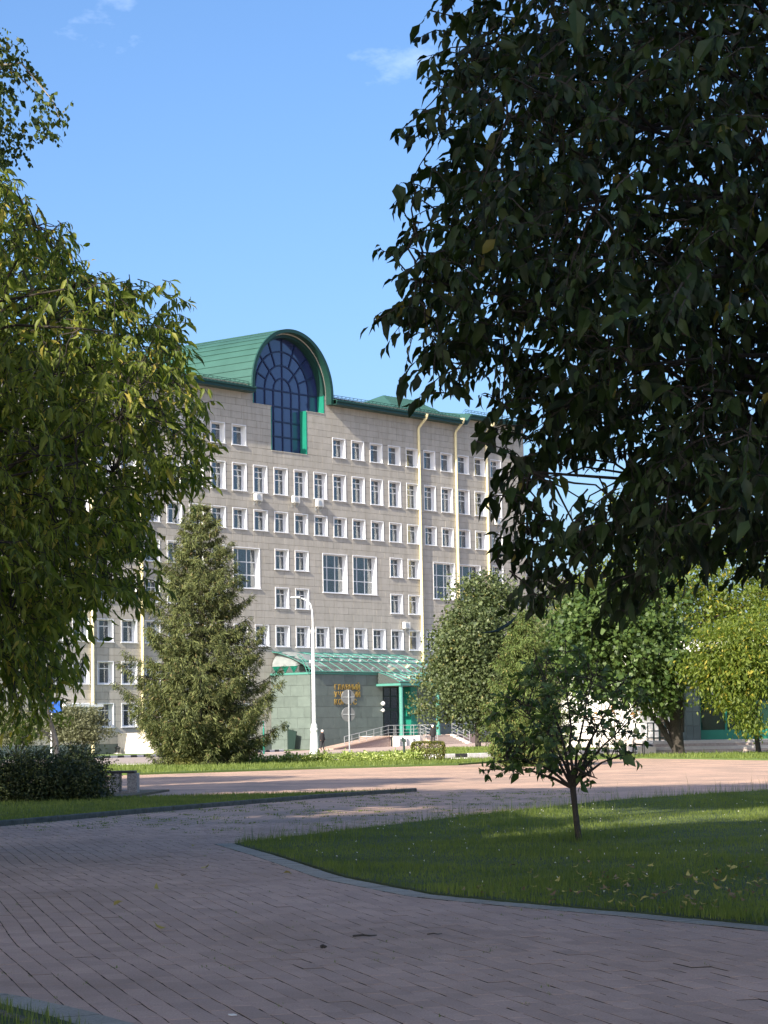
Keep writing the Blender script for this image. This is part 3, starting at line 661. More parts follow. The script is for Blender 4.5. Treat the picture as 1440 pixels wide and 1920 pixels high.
b.add([(10.0, -1.0, 31.0), (11.0, -.75, 31.72), (11.0, -.75, 31.32), (10.0, -1.0, 30.6), (10.0, .05, 30.6), (11.0, .05, 31.32)], [(0, 1, 2, 3), (3, 2, 5, 4)])
b.build('roof', [M['roof'], M['roofdark']], bld)
panel_hi = MB(); panel_box(panel_hi, (10.4, 20.7, 30.64, 31.4), 0.0); B(panel_hi, 'stone_panel', M['panel'])
b = MB(); V_ = [(1.5, .8, 31.3), (11.2, .8, 31.3), (11.2, 12, 31.3), (1.5, 12, 31.3), (4.6, 5.0, 33.55), (9.6, 5.0, 33.55)]
b.add(V_, [(0, 1, 5, 4), (1, 2, 5), (2, 3, 4, 5), (3, 0, 4)]); B(b, 'hip_roof', M['roof'])
b = MB()
for i in range(1, 20):
    u = 1.5+9.7*i/20
    t0, t1 = (u-1.5)/3.1, (11.2-u)/1.6; k = min(1, t0, t1); b.tube([(u, .79, 31.32), (u, .79+4.2*k, 31.32+2.25*k)], .022, 4)
o = B(b, 'roof_seams', M['roof']); o['kind'] = 'stuff'
# ---- downpipes
for u, z0, z1, bend in ((3.45, 0.3, 29.85, 1), (9.22, 0.3, 30.0, 1), (14.22, 0.3, 30.3, 1), (-39.05, -.2, 30.0, 1), (-33.5, -.2, 30.0, 1)):
    b = MB(); b.tube([(u, -.16, z0), (u, -.16, z1-.25), (u+.03, -.22, z1), (u+.1, -.75, z1+.55), (u+.12, -.92, z1+.72), (u+.12, -.98, z1+1.0)], [.13]*4+[.15, .2], 8)
    b.tube([(u+.12, -.98, z1+.85), (u+.12, -.98, z1+1.15)], [.16, .26], 8)
    z = 2.0
    while z < z1-1: b.tube([(u, -.16, z), (u, -.16, z+.06)], .155, 8); z += 3.0
    B(b, 'downpipe', M['cream'], None, True)
# ---- low wall beside the basement, small entrance canopy at the far end
b = MB(); b.box(-36.2, -35.8, -4.6, 0, -.3, 1.38); b.box(-35.8, -30, -4.6, -4.3, -.3, 1.38); b.box(-36.25, -35.75, -4.65, 0, 1.38, 1.46); B(b, 'basement_wall', M['palestone'])
b = MB(); b.box(-43.4, -39.3, -1.6, -.06, 3.55, 3.75); B(b, 'canopy_slab', M['white'])

# ---- air conditioners
def make_ac():
    r = empty('air_conditioner'); b = MB(); b.bbox(-.42, .42, -.36, -.06, 0, .60, .02); b.build('casing', M['acwhite'], r)
    b = MB(); b.lathe([(.22, 0), (.24, .01), (.24, .03), (.2, .03)], (0, 0, 0), 18)
    for k in range(4): b.box(-.22, .22, -.01+k*.0, .01, .012+.0*k, .016) if k == 0 else b.tube([(-.22*math.cos(k), -.22*math.sin(k), .03), (.22*math.cos(k), .22*math.sin(k), .03)], .008, 4)
    o = b.build('fan_grille', M['steel'], r); o.location = (-.1, -.36, .3); o.rotation_euler = (math.pi/2, 0, 0)
    for s_ in (-.3, .3):
        b = MB(); b.box(s_-.02, s_+.02, -.42, -.02, -.04, -.002); b.tube([(s_, -.40, -.03), (s_, -.02, -.35)], .015, 4); b.box(s_-.03, s_+.03, -.02, .0, -.4, .02); b.build('bracket', M['steel'], r)
    b = MB(); b.tube([(.42, -.2, .2), (.5, -.16, .1), (.46, -.08, -.25), (.3, -.03, -.3)], .02, 5); b.build('hose', M['acwhite'], r)
    return r
def copy_tree(o, parent=None):
    c = o.copy(); COL.objects.link(c); c.parent = parent
    for ch in list(o.children): copy_tree(ch, c)
    return c
ac0 = make_ac()
for i, (u, z, lab) in enumerate(((-19.4, 21.28, 'air conditioner under a window, leftmost of the three below the arched window'), (-14.45, 21.42, 'air conditioner under a window, middle one of the three below the arched window'),
      (-11.25, 21.3, 'air conditioner with lowest hose, rightmost of the three below the arched window'), (15.75, 21.28, 'air conditioner near the far corner of the building beside a downpipe'), (0.95, 10.72, 'air conditioner just above a first floor window behind the linden tree'))):
    a = ac0 if i == 0 else copy_tree(ac0)
    a.location = Vector(FP(u, 0.03, z)); a.rotation_euler = (0, 0, BANG); tag(a, lab, 'air conditioner', 'air conditioners on the facade')

# ------------------------------------------------------------------ entrance block
ent = empty('entrance_block', P0, BANG); tag(ent, 'green grey stone entrance block with glass canopy roof and gold lettering', 'building')
def E(mb, name, m, parent=None, smooth=False): return mb.build(name, m, parent or ent, smooth)
OB, UC, ZB = 4.5, -17.79, 6.32      # front plane, left corner, top
def slab_wall(u0, u1, z0, z1, pw, ph, y, axis, hole=None):
    rows_ = int(round((z1-z0)/ph)); ph = (z1-z0)/rows_
    for i in range(rows_):
        n = max(1, int(round((u1-u0)/pw))); st = (.5*pw if i % 2 else 0)
        es = sorted({u0, u1, *[u0+st+k*pw for k in range(0, n+1) if u0+.2 < u0+st+k*pw < u1-.2]})
        for a, c in zip(es[:-1], es[1:]):
            for r in rect_minus((a+.007, c-.007, z0+i*ph+.007, z0+(i+1)*ph-.007), [hole] if hole else []):
                mbp = MB(); panel_box(mbp, r, 0, .05)
                if axis == 'x': o = E(mbp, 'stone_panel', M['slate']); o.location = (0, y, 0)
                else: o = E(mbp, 'stone_panel', M['slate']); o.rotation_euler = (0, 0, -math.pi/2); o.location = (y, 0, 0)
slab_wall(UC+.05, -8.0, -.25, ZB-.12, 1.5, .93, -OB, 'x')
slab_wall(-3.1, 6.0, -.25, ZB-.12, 1.5, .93, -OB, 'x')
slab_wall(0.0, OB, -.25, ZB-.12, 1.5, .93, UC, 'y')
b = MB(); b.box(UC+.06, -8.02, -OB+.06, -.0, -.3, ZB-.1); b.box(-3.08, 6, -OB+.06, 0, -.3, ZB-.1); b.box(-8.0, -3.1, -OB+1.2, -.1, -.3, 5.2); b.box(-8.02, -3.08, -OB+.06, 0, 5.21, ZB-.1)
E(b, 'wall_core', M['joint'])
b = MB(); b.box(UC-.06, -9.0, -OB-.08, -.02, ZB-.11, ZB+.06); b.box(-9.0, 6.0, -OB-.06, -.02, ZB-.11, ZB+.06); E(b, 'cornice', M['aqua'])
# portal: glazed doors, green jamb
b = MB(); b.box(-4.02, -3.1, -OB+.0, -OB+.95, .9, 5.2); E(b, 'portal_jamb', M['greenpanel'])
for z0, z1 in ((.92, 3.08), (3.3, 4.3), (4.4, 5.15)):
    for k in range(4):
        b = MB(); x = -7.95+k*1.0; b.box(x+.04, x+.94, -OB+.78, -OB+.80, z0, z1); E(b, 'pane', M['pane'])
b = MB()
for k in range(5): x = -7.97+k*1.0; b.box(x-.04+.02, x+.06, -OB+.74, -OB+.84, .9, 5.2)
b.box(-8, -4, -OB+.70, -OB+.845, 3.08, 3.30); b.box(-8, -4, -OB+.74, -OB+.845, 4.3, 4.4); b.box(-8, -4, -OB+.74, -OB+.845, 5.1, 5.2); b.box(-8, -4, -OB+.74, -OB+.845, .86, .92)
E(b, 'door_frame', M['stand'])
b = MB()
for i in range(30):
    x = -7.9+i*.13; b.quad((x, -OB+1.02+.03*math.sin(i*2), .95), (x+.13, -OB+1.02+.03*math.sin(i*2+2), .95), (x+.13, -OB+1.02+.03*math.sin(i*2+2), 5.1), (x, -OB+1.02+.03*math.sin(i*2), 5.1))
E(b, 'curtain', M['white'])
# lamps beside the portal
for u in (-8.25, -2.8):
    for z, r in ((3.70, .20), (3.10, .16)):
        b = MB(); b.lathe([(.02, -r), (r*.7, -r*.7), (r, 0), (r*.7, r*.7), (.02, r)], (u, -OB-.22, z), 12); b.box(u-.05, u+.05, -OB-.2, -OB, z-.05, z+.05); E(b, 'wall_lamp', M['lampwhite'], None, True)
# canopy: ribs and smoked panes
prof = [(4.75, 6.42), (3.9, 6.92), (3.0, 7.36), (1.9, 7.78), (0.9, 8.08), (0.05, 8.22)]
prof2 = [(7.1, 5.52), (6.4, 5.86), (5.6, 6.16), (4.75, 6.42)]
cu = [-17.6+1.36*i for i in range(0, 14)]
def cell(u0, u1, pr, name='canopy_pane'):
    b = MB()
    for (o0, z0), (o1, z1) in zip(pr[:-1], pr[1:]): b.quad((u0, -o0, z0), (u1, -o0, z0), (u1, -o1, z1), (u0, -o1, z1))
    E(b, name, M['canopyglass'])
for a, c in zip(cu[:-1], cu[1:]):
    cell(a+.03, c-.03, prof[:3]); cell(a+.03, c-.03, prof[2:4]); cell(a+.03, c-.03, prof[3:])
pu = [-8.8+.98*i for i in range(7)]
for a, c in zip(pu[:-1], pu[1:]): cell(a+.03, c-.03, prof2)
for u in cu:
    b = MB(); b.tube([(u, -o_, z+.02) for o_, z in prof], .026, 5); E(b, 'canopy_rib', M['aqua'])
for u in pu:
    b = MB(); b.tube([(u, -o_, z+.02) for o_, z in prof2], .032, 5); E(b, 'canopy_rib', M['aqua'])
for o_, z in (prof[0], prof[2], prof[3], prof[5]):
    b = MB(); b.tube([(cu[0], -o_, z+.03), (cu[-1], -o_, z+.03)], .05, 5); E(b, 'canopy_rail', M['aqua'])
b = MB(); b.tube([(-8.85, -7.1, 5.55), (-2.9, -7.1, 5.55)], .07, 5); E(b, 'canopy_rail', M['aqua'])
b = MB(); b.box(-8.9, -2.6, -7.25, -7.0, 5.22, 5.42); b.box(-8.9, -8.7, -7.0, -OB, 5.22, 5.42); b.box(-3.0, -2.8, -7.0, -OB, 5.22, 5.42); b.box(-3.0, 2, -OB-.4, -OB-.02, 5.2, 5.42); E(b, 'canopy_beam', M['aqua'])
for u in (-8.9, -2.85): b = MB(); b.prismx([(-7.1, 5.44), (-7.1, 5.54), (-6.4, 5.86), (-4.75, 6.42), (-4.75, 5.44)], u-.02, u+.02); E(b, 'canopy_gable', M['canopyglass'])
# left gable of the canopy with ladder, and the pale membrane dome with its glass band
b = MB(); b.add([(-17.6, -o_, z) for o_, z in prof[:4]]+[(-15.9, -1.9, 7.7), (-16.9, -4.7, 6.42)], [tuple(range(6))]); E(b, 'canopy_gable', M['canopyglass'])
b = MB()
for d in (-.2, .2): b.tube([(-18.0+d, -OB-.0, 6.4), (-17.4+d, -3.6, 7.25), (-16.6+d, -2.2, 7.95)], .03, 4)
for k in range(7):
    f = k/6; x = -18.0+1.4*f; y = -OB+2.3*f; z = 6.45+1.5*f; b.tube([(x-.2, y, z), (x+.2, y, z)], .025, 4)
E(b, 'ladder', M['aqua'])
b = MB(); DC, DR = -15.75, 1.95
for i in range(14):
    a0, a1 = math.pi*i/14, math.pi*(i+1)/14
    for k in range(5):
        f0, f1 = math.pi/2*k/5, math.pi/2*(k+1)/5
        def dp(a, f): return (DC-DR*math.cos(a), -.1-2.7*math.cos(f)*1.0, 6.95+1.25*math.sin(a)*math.sin(f)*1.0+.12*math.sin(a))
        b.quad(dp(a0, f0), dp(a1, f0), dp(a1, f1), dp(a0, f1))
E(b, 'membrane_dome', M['membrane'], None, True)
b = MB(); b.box(-17.7, -14.0, -3.2, -.1, 6.3, 6.97); E(b, 'glass_band', M['canopyglass'])
b = MB()
for y in (-2.6, -1.6, -.6): b.add([(-17.72, y-.45, 6.97), (-17.72, y+.45, 6.97), (-17.72, y, 6.34)], [(0, 1, 2), (0, 2, 1)])
E(b, 'green_gusset', M['greenpanel'])
b = MB(); b.box(UC, UC+.12, -OB, 0, ZB-.11, ZB+.06); E(b, 'cornice', M['aqua'])
# dark post with ball top and a dark plate by the side wall
# columns
for u in (-8.55, -3.3):
    b = MB(); b.lathe([(.26, .83), (.26, .90), (.18, .95), (.18, 5.2), (.18, 5.24)], (u, -7.0, 0), 14); E(b, 'column', M['aqua'], None, True)
# lettering
ltr = [('ГЛАВНЫЙ', 4.90, -14.74, -11.17), ('УЧЕБНЫЙ', 4.26, -14.74, -11.17), ('КОРПУС', 3.62, -14.74, -11.67)]
sign = empty('lettering', P0, BANG); tag(sign, 'three lines of raised gold letters on the dark entrance wall', 'lettering')
for txt, z, u0, u1 in ltr:
    n = len(txt)
    for i, chh in enumerate(txt):
        cu_ = bpy.data.curves.new('letter', 'FONT'); cu_.body = chh; cu_.size = .66; cu_.extrude = .03; cu_.align_x = 'CENTER'; cu_.offset = .004
        to = bpy.data.objects.new('letter_text', cu_); COL.objects.link(to); bpy.context.view_layer.update()
        me = bpy.data.meshes.new_from_object(to.evaluated_get(bpy.context.evaluated_depsgraph_get())); bpy.data.objects.remove(to)
        me.materials.clear(); me.materials.append(M['gold'])
        o = link('letter', me, sign); o.location = (u0+(u1-u0)*(i+.5)/n, -OB-.05, z); o.rotation_euler = (math.pi/2, 0, 0)
# ---- platform, steps, ramp, rails
plat = empty('entrance_steps', P0, BANG); tag(plat, 'stone platform with steps, ramp and steel rails before the main entrance', 'steps')
def S(mb, name, m, smooth=False): return mb.build(name, m, plat, smooth)
b = MB(); b.box(-11.3, -1.1, -7.95, -OB, -.3, .80); S(b, 'platform', M['granite'])
b = MB(); b.box(-11.35, -7.1, -8.06, -OB, .80, .86); b.box(-7.1, -1.1, -8.0, -OB, .80, .84); S(b, 'platform_top', M['palestone'])
b = MB()
b.box(-11.32, -7.4, -8.0, -7.96, -.05, .80); S(b, 'panel', M['dark'])
for k in range(4):
    b = MB(); b.lathe([(.34, -.06), (.34, .74), (.30, .79)], (-10.85+k*.93, -8.25, 0), 16); S(b, 'drum', M['whitewall'], True)
b = MB(); b.box(-7.9, -7.15, -8.5, -7.96, -.1, .82); S(b, 'cheek_wall', M['palestone'])
for k in range(6):
    b = MB(); b.bbox(-7.1, -2.85, -8.0-.32*(k+1), -8.0-.32*k+.02, -.2, .80-.135*(k+1)+.06, .012); S(b, 'step', M['step'])
b = MB(); b.prismx([(-7.96, -.1), (-10.0, -.1), (-10.0, .12), (-7.96, .92)], -2.83, -2.35); S(b, 'cheek_wall', M['palestone'])
b = MB(); b.box(-2.33, 1.2, -7.95, -OB, -.2, .9); S(b, 'side_wall', M['granite'])
b = MB(); b.prism([(-18.9, -.18), (-11.32, .74), (-11.32, -.3), (-18.9, -.3)], -7.9, -6.2); S(b, 'ramp', M['granite'])
b = MB(); b.prism([(-19.0, -.19), (-11.32, .78), (-11.32, .86), (-19.0, -.10)], -7.98, -6.15); S(b, 'ramp_top', M['brick'])
def rail(p0, p1, n, h=.92, name='railing'):
    b = MB(); p0, p1 = np.array(p0), np.array(p1)
    for hh in (h, h*.62, h*.32): b.tube([p0+[0, 0, hh], p1+[0, 0, hh]], .028 if hh == h else .018, 5)
    for i in range(n+1): q = p0+(p1-p0)*i/n; b.tube([q, q+[0, 0, h]], .025, 5)
    S(b, name, M['steel'])
rail((-17.2, -7.7, -.05), (-11.35, -7.75, .82), 6); rail((-11.35, -7.75, .84), (-8.2, -7.75, .84), 3)
rail((-7.2, -8.0, .86), (-7.2, -9.9, .1), 3); rail((-2.6, -8.0, .92), (-2.6, -9.95, .15), 3); rail((-2.2, -7.7, .92), (1.2, -7.7, .92), 4); rail((-7.0, -4.9, .84), (-4.8, -7.6, .84), 2)
# ---- annex at the far end of the facade
anx = empty('annex_building', P0, BANG); tag(anx, 'lower grey annex with a dark band, partly hidden behind the trees', 'building')
def X(mb, name, m): return mb.build(name, m, anx)
b = MB()
for i in range(28):
    for k in range(16):
        z0 = -.2+i*.6
        if (12.0 < z0 < 13.9) or (4.6 < z0 < 5.3): continue
        panel_box(b, (21.0+k*1.3+.01, 21.0+(k+1)*1.3-.01, z0+.01, z0+.59), 3.0+.0)
o = X(b, 'stone_panels', M['panel']); o['kind'] = 'stuff'
b = MB(); b.box(20.8, 42, 3.06, 14, -.3, 16.7); X(b, 'wall', M['joint'])
b = MB(); b.box(21, 42, 2.97, 3.06, 12.05, 14.2); X(b, 'dark_band', M['slate']); b = MB(); b.box(21, 42, 2.97, 3.06, 7.7, 8.6); X(b, 'dark_band', M['slate'])
b = MB(); b.box(20.9, 22.3, 2.6, 3.05, 14.2, 17.2); X(b, 'pilaster', M['whitewall']); b = MB(); b.box(20.7, 42, 2.4, 14, 16.7, 17.0); X(b, 'cornice', M['white'])
for u, z in ((26.3, 9.2), (30, 9.2), (26.3, 5.0), (30, 5.0)):
    wn = link('window', WM[(1.75, 1.74, 'a')]['window'], anx, (u, 2.95, z)); link('sash', WM[(1.75, 1.74, 'a')]['sash'], wn); link('pane', WM[(1.75, 1.74, 'a')]['pane'], wn)
# ------------------------------------------------------------------ foliage
L_ = {}
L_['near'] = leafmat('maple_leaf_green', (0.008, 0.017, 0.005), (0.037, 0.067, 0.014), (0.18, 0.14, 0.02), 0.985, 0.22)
L_['ash'] = leafmat('ash_leaf_green', (0.060, 0.100, 0.018), (0.260, 0.300, 0.058), (0.44, 0.37, 0.08), 0.92, 0.48)
L_['birch'] = leafmat('birch_leaf_green', (0.030, 0.055, 0.016), (0.095, 0.130, 0.030), (0.26, 0.22, 0.04), 0.95, 0.35)
L_['apple'] = leafmat('apple_leaf_green', (0.036, 0.070, 0.020), (0.115, 0.170, 0.050), None, 0, 0.32)
L_['linden'] = leafmat('linden_leaf_green', (0.038, 0.060, 0.024), (0.120, 0.148, 0.058), (0.22, 0.20, 0.07), 0.97, 0.25)
L_['maple'] = leafmat('dark_maple_green', (0.030, 0.062, 0.016), (0.090, 0.138, 0.034), None, 0, 0.25)
L_['lime'] = leafmat('yellow_green_leaf', (0.072, 0.112, 0.018), (0.180, 0.225, 0.038), (0.36, 0.31, 0.05), 0.92, 0.48)
L_['pale'] = leafmat('pale_willow_green', (0.085, 0.105, 0.045), (0.190, 0.210, 0.095), None, 0, 0.30)
L_['spruce'] = leafmat('spruce_needles', (0.042, 0.062, 0.022), (0.150, 0.168, 0.056), (0.22, 0.155, 0.075), 0.84, 0.15, 0.7)
L_['thuja'] = leafmat('young_spruce_needles', (0.062, 0.100, 0.026), (0.145, 0.195, 0.050), (0.24, 0.20, 0.07), 0.93, 0.15, 0.7)
L_['shrub'] = leafmat('grey_green_shrub', (0.070, 0.078, 0.040), (0.150, 0.155, 0.085), None, 0, 0.25)
L_['bush'] = leafmat('dark_bush_green', (0.018, 0.030, 0.012), (0.065, 0.085, 0.026), (0.12, 0.13, 0.04), 0.95, 0.15)
L_['hedge'] = leafmat('hedge_green', (0.060, 0.075, 0.020), (0.170, 0.165, 0.045), None, 0, 0.25)
L_['flower'] = leafmat('pale_flower_green', (0.15, 0.21, 0.045), (0.36, 0.42, 0.13), (0.74, 0.72, 0.42), 0.80, 0.35)
L_['grass'] = leafmat('grass_blade', (0.058, 0.096, 0.016), (0.180, 0.225, 0.048), (0.20, 0.18, 0.07), 0.95, 0.30, 0.6, None, 0.55)
L_['litter'] = leafmat('fallen_leaf', (0.32, 0.26, 0.05), (0.48, 0.42, 0.14), None, 0, 0.1, 0.8, (1, 1, 1))
L_['litterbrown'] = leafmat('brown_fallen_leaf', (0.13, 0.070, 0.035), (0.30, 0.22, 0.13), None, 0, 0.1, 0.8, (1, 1, 1))
L_['dead'] = leafmat('orange_leaf', (0.45, 0.20, 0.05), (0.55, 0.30, 0.10), None, 0, 0.2)

def gen(seed): return np.random.default_rng(seed)
def ellip(c, r, n, seed, inner=2.0, lump=0.30, zmin=None):
    g = gen(seed); d = nrm(g.normal(size=(n, 3))); k = nrm(g.normal(size=(14, 3)))
    bump = np.max(np.clip(d@k.T, 0, 1)**6, axis=1); rad = g.random(n)**(1/inner)*(1-lump+lump*1.6*bump)
    p = np.asarray(c) + d*rad[:, None]*np.asarray(r)
    if zmin is not None: p = p[p[:, 2] > zmin]
    return p
def poly_crown(poly, Y, thick, n, seed, edge=130.0, margin=0.0):
    g = gen(seed); poly = np.asarray(poly, float); lo, hi = poly.min(0), poly.max(0); out = []
    while len(out) < n:
        x = g.uniform(lo[0], hi[0], n*2); y = g.uniform(lo[1], hi[1], n*2); k = in_poly(x, y, poly); x, y = x[k], y[k]
        pd = poly_dist(x, y, poly); k = pd > margin; x, y, pd = x[k], y[k], pd[k]; d = np.clip(pd/edge, 0.04, 1)**.5; yo = g.uniform(-1, 1, len(x))*thick*d
        for a, b, c in zip(x, y, yo):
            q = at(a, b, Y); out.append((q[0], Y+c, q[2]))
    return np.array(out[:n])
def cloud(C, k, r, L, W, seed, droop=0.3, T=T_SMALL, flat=0.6, up=0.8, axis=None):
    g = gen(seed); n = len(C); P = np.repeat(C, k, 0) + g.normal(size=(n*k, 3))*np.array([r, r, r*flat])
    ax = C.mean(0) if axis is None else np.asarray(axis); o = nrm((P-ax)*np.array([1, 1, .6]))
    D = nrm(o*.5 + g.normal(size=P.shape)*.7 + np.array([0, 0, -droop])); N = nrm(g.normal(size=P.shape)*.75 + o*.5 + np.array([0, 0, up]))
    s = np.exp(g.normal(0, .22, len(P))); return P, D, N, L*s, W*s
def sprigs(C, k, tl, L, W, seed, axis, hang=0.9, mb=None):
    """leafy twigs: k leaves set alternately along a drooping twig that starts at each point of C"""
    g = gen(seed); n = len(C); o = nrm((C-np.asarray(axis))*np.array([1, 1, .35])); d = nrm(o*.8 + g.normal(size=(n, 3))*.55 + np.array([0, 0, .15]))
    side = nrm(np.cross(d, np.array([0, 0, 1.0]))); P = []; D = []; N = []
    for i in range(k):
        t_ = (i+.6)/k; q = C + d*(tl*(t_-.55)) + np.array([0, 0, -1.0])*(tl*.45*t_*t_)
        s = (1 if i % 2 else -1)
        dd = nrm(side*s*.55*(1-.5*t_) + d*(.25+.4*t_) + np.array([0, 0, -hang]) + g.normal(size=(n, 3))*.38)
        P.append(q); D.append(dd); N.append(nrm(g.normal(size=(n, 3))*.6 + side*s*.25 + d*.5 + np.array([0, 0, .35])))
    P, D, N = (np.concatenate(a) for a in (P, D, N)); s = np.exp(g.normal(0, .30, len(P)))
    if mb is not None:
        for i in range(n):
            mb.tube([C[i]-d[i]*tl*.6, C[i]-d[i]*tl*.15+np.array([0, 0, -.07*tl]), C[i]+d[i]*tl*.3+np.array([0, 0, -.32*tl])], [.006, .004, .002], 3, False)
    return P, D, N, L*s, W*s
def limb(mb, a, b, r0, r1, sag=0.0, n=6, g=None, seg=6, wob=.06):
    a, b = np.asarray(a, float), np.asarray(b, float); l = np.linalg.norm(b-a); pts = []
    for i in range(n+1):
        t_ = i/n; p = a+(b-a)*t_; p[2] += sag*l*math.sin(math.pi*t_)
        if g is not None and 0 < i < n: p += g.normal(size=3)*wob*l*.35
        pts.append(p)
    mb.tube(pts, [r0+(r1-r0)*i/n for i in range(n+1)], seg); return pts
def tree(name, label, cat, base, trunk, rad, nodes, parts, bark, group=None, limb_r=.05, seed=1, forks=None, sag=.12):
    """trunk: points; nodes: limb ends; parts: list of (part name, template, arrays, material, kind)"""
    base = np.asarray(base, float); root = empty(name, base); tag(root, label, cat, group); g = gen(seed)
    mb = MB(); mb.tube([np.asarray(p)-base for p in trunk], rad, 10); tp = np.asarray(trunk, float)
    for nd in nodes:
        cand = [i for i in range(1, len(tp)) if tp[i][2] < nd[2]+.3] or [len(tp)-1]
        i = cand[int(g.integers(max(0, len(cand)-3), len(cand)))]
        limb(mb, tp[i]-base, nd-base, min(limb_r, rad[i]*.8), limb_r*.25, sag, 5, g, 5)
    if forks:
        for f in forks: mb.tube([np.asarray(p)-base for p in f[0]], f[1], 7)
    mb.build('trunk', bark, root, True)
    for pn, T, arr, m, kind in parts:
        o = scatter(pn, T, *arr, m, root, base)
        if kind: o['kind'] = kind
    return root
def split_leaves(root, base, T, arr, m, npart, score, name='leaf'):
    """the npart leaves with the best score become parts that share three meshes; the rest is returned"""
    P, D, N, L, W = arr; order = np.argsort(score); sel = order[:npart]; rest = order[npart:]; ms = []
    for v in range(3):
        tv = T[0].copy(); tv[:, 2] *= (.6, 1.0, 1.5)[v]; me = bpy.data.meshes.new(name); me.from_pydata([tuple(p) for p in tv], [], T[1]); me.materials.append(m); me.update(); ms.append(me)
    for c, i in enumerate(sel):
        y = nrm(D[i]); x = nrm(np.cross(y, N[i])); z = np.cross(x, y); p = P[i]-base
        mt = Matrix(((x[0]*W[i], y[0]*L[i], z[0]*L[i], p[0]), (x[1]*W[i], y[1]*L[i], z[1]*L[i], p[1]), (x[2]*W[i], y[2]*L[i], z[2]*L[i], p[2]), (0, 0, 0, 1)))
        o = link(name, ms[c % 3], root); o.matrix_local = mt
    return tuple(a[rest] for a in (P, D, N, L, W))
def pick(C, n, seed): return C[gen(seed).choice(len(C), min(n, len(C)), replace=False)]

# ---- the big dark tree on the near side
POLY = [(800,-60),(800,20),(812,80),(862,105),(868,150),(790,185),(782,225),(800,300),(805,345),(748,338),(762,420),(755,455),(735,500),(722,560),(750,610),(795,640),(810,700),(855,712),(915,680),(950,705),(950,775),(920,790),(925,830),(950,860),(930,900),(960,900),(985,880),(975,845),(1040,835),(1110,845),(1130,880),(1060,905),(1010,915),(955,935),(938,965),(945,1015),(985,1040),(975,1110),(1005,1120),(1045,1060),(1075,1070),(1120,1030),(1140,1130),(1200,1145),(1250,1110),(1330,1080),(1440,1100),(1900,1080),(2000,500),(1900,-350),(1400,-420),(900,-250)]
Y1 = 12.8; ax1 = np.array([2.7, 13.4, 3.6])
C1 = poly_crown(POLY, Y1, 2.3, 4200, 21, 150, 46)
sx = np.array([at(x, y, Y1) for x, y in ((835,20),(850,60),(885,95),(820,185),(800,200),(845,290),(778,345),(800,360),(790,430),(770,500),(760,560),(765,605),(800,640),(820,680),(840,690),(945,740),(930,800),(950,870),(965,880),(1000,845),(1040,838),(985,925),(970,960),(975,1000),(1000,1040),(1010,1080),(1005,1095),(1090,1060),(1160,1100),(1190,1120))])
C1 = np.concatenate([C1, np.repeat(sx, 4, 0) + gen(77).normal(size=(len(sx)*4, 3))*np.array([.05, .35, .05])])
b1 = np.array([4.6, 14.6, 0.0])
nodes1 = pick(C1[C1[:, 2] > 2.45], 100, 3)
twig = MB(); A1_ = sprigs(C1, 9, .30, .084, .037, 5, ax1, 1.0, twig)
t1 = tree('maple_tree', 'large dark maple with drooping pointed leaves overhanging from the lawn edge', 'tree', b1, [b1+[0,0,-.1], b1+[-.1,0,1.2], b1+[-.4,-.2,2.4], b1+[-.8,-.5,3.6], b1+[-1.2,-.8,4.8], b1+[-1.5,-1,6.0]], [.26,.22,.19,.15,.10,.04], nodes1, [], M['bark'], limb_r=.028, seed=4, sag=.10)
mb = MB()
gb = gen(91)
for c in C1[::8]:
    nd = nodes1[np.argmin(((nodes1-c)**2).sum(1))]; limb(mb, nd-b1, c-b1, .0075, .003, .10, 5, gb, 4, .10)
mb.build('branches', M['bark'], t1)['kind'] = 'stuff'
for i in range(len(twig.v)): v = twig.v[i]; twig.v[i] = (v[0]-b1[0], v[1]-b1[1], v[2]-b1[2])
twig.build('twigs', M['bark'], t1)['kind'] = 'stuff'
px_ = 720 + F_PX*A1_[0][:, 0]/A1_[0][:, 1]; inpic = (px_ < 1440) & (A1_[0][:, 2] < 5.2)
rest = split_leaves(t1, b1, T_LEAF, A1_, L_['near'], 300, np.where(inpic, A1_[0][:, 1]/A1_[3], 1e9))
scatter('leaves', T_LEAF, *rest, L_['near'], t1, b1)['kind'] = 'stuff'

# ---- ash-leaved maple on the other side, lit along its outer edge
POLY2 = [(-40,305),(30,310),(40,370),(95,395),(155,440),(150,480),(145,515),(205,508),(245,520),(270,550),(305,535),(350,530),(352,570),(320,600),(355,590),(345,645),(370,690),(395,735),(370,770),(400,800),(412,835),(375,870),(400,895),(360,930),(320,905),(285,950),(305,1010),(270,1030),(300,1060),(310,1120),(250,1120),(215,1130),(150,1140),(110,1170),(150,1240),(115,1290),(100,1310),(60,1330),(-40,1340),(-500,1250),(-650,800),(-500,350)]
Y2 = 22.0; b2 = np.array([-6.6, 23.4, 0.0]); ax2 = np.array([-4.6, 23.0, 4.6])
C2 = poly_crown(POLY2, Y2, 2.4, 4200, 31, 130, 6)
nodes2 = pick(C2, 70, 7)
top2 = ellip((-6.5, 23.2, 13.2), (4.4, 4.2, 3.8), 2600, 33)
twig = MB(); A2_ = sprigs(C2, 10, .32, .106, .030, 9, ax2, .95, twig)
t2 = tree('ash_tree', 'tall ash leaved maple with yellow green drooping leaves before the grey facade', 'tree', b2, [b2+[0,0,-.1], b2+[.1,0,2], b2+[.2,-.1,4], b2+[.1,0,7], b2+[0,0,10], b2+[0,0,13]], [.28,.24,.2,.15,.1,.05], nodes2, [('crown', T_QUAD, cloud(top2, 8, .35, .30, .16, 34), L_['ash'], 'stuff')], M['bark'], limb_r=.034, seed=6, sag=.08)
mb = MB()
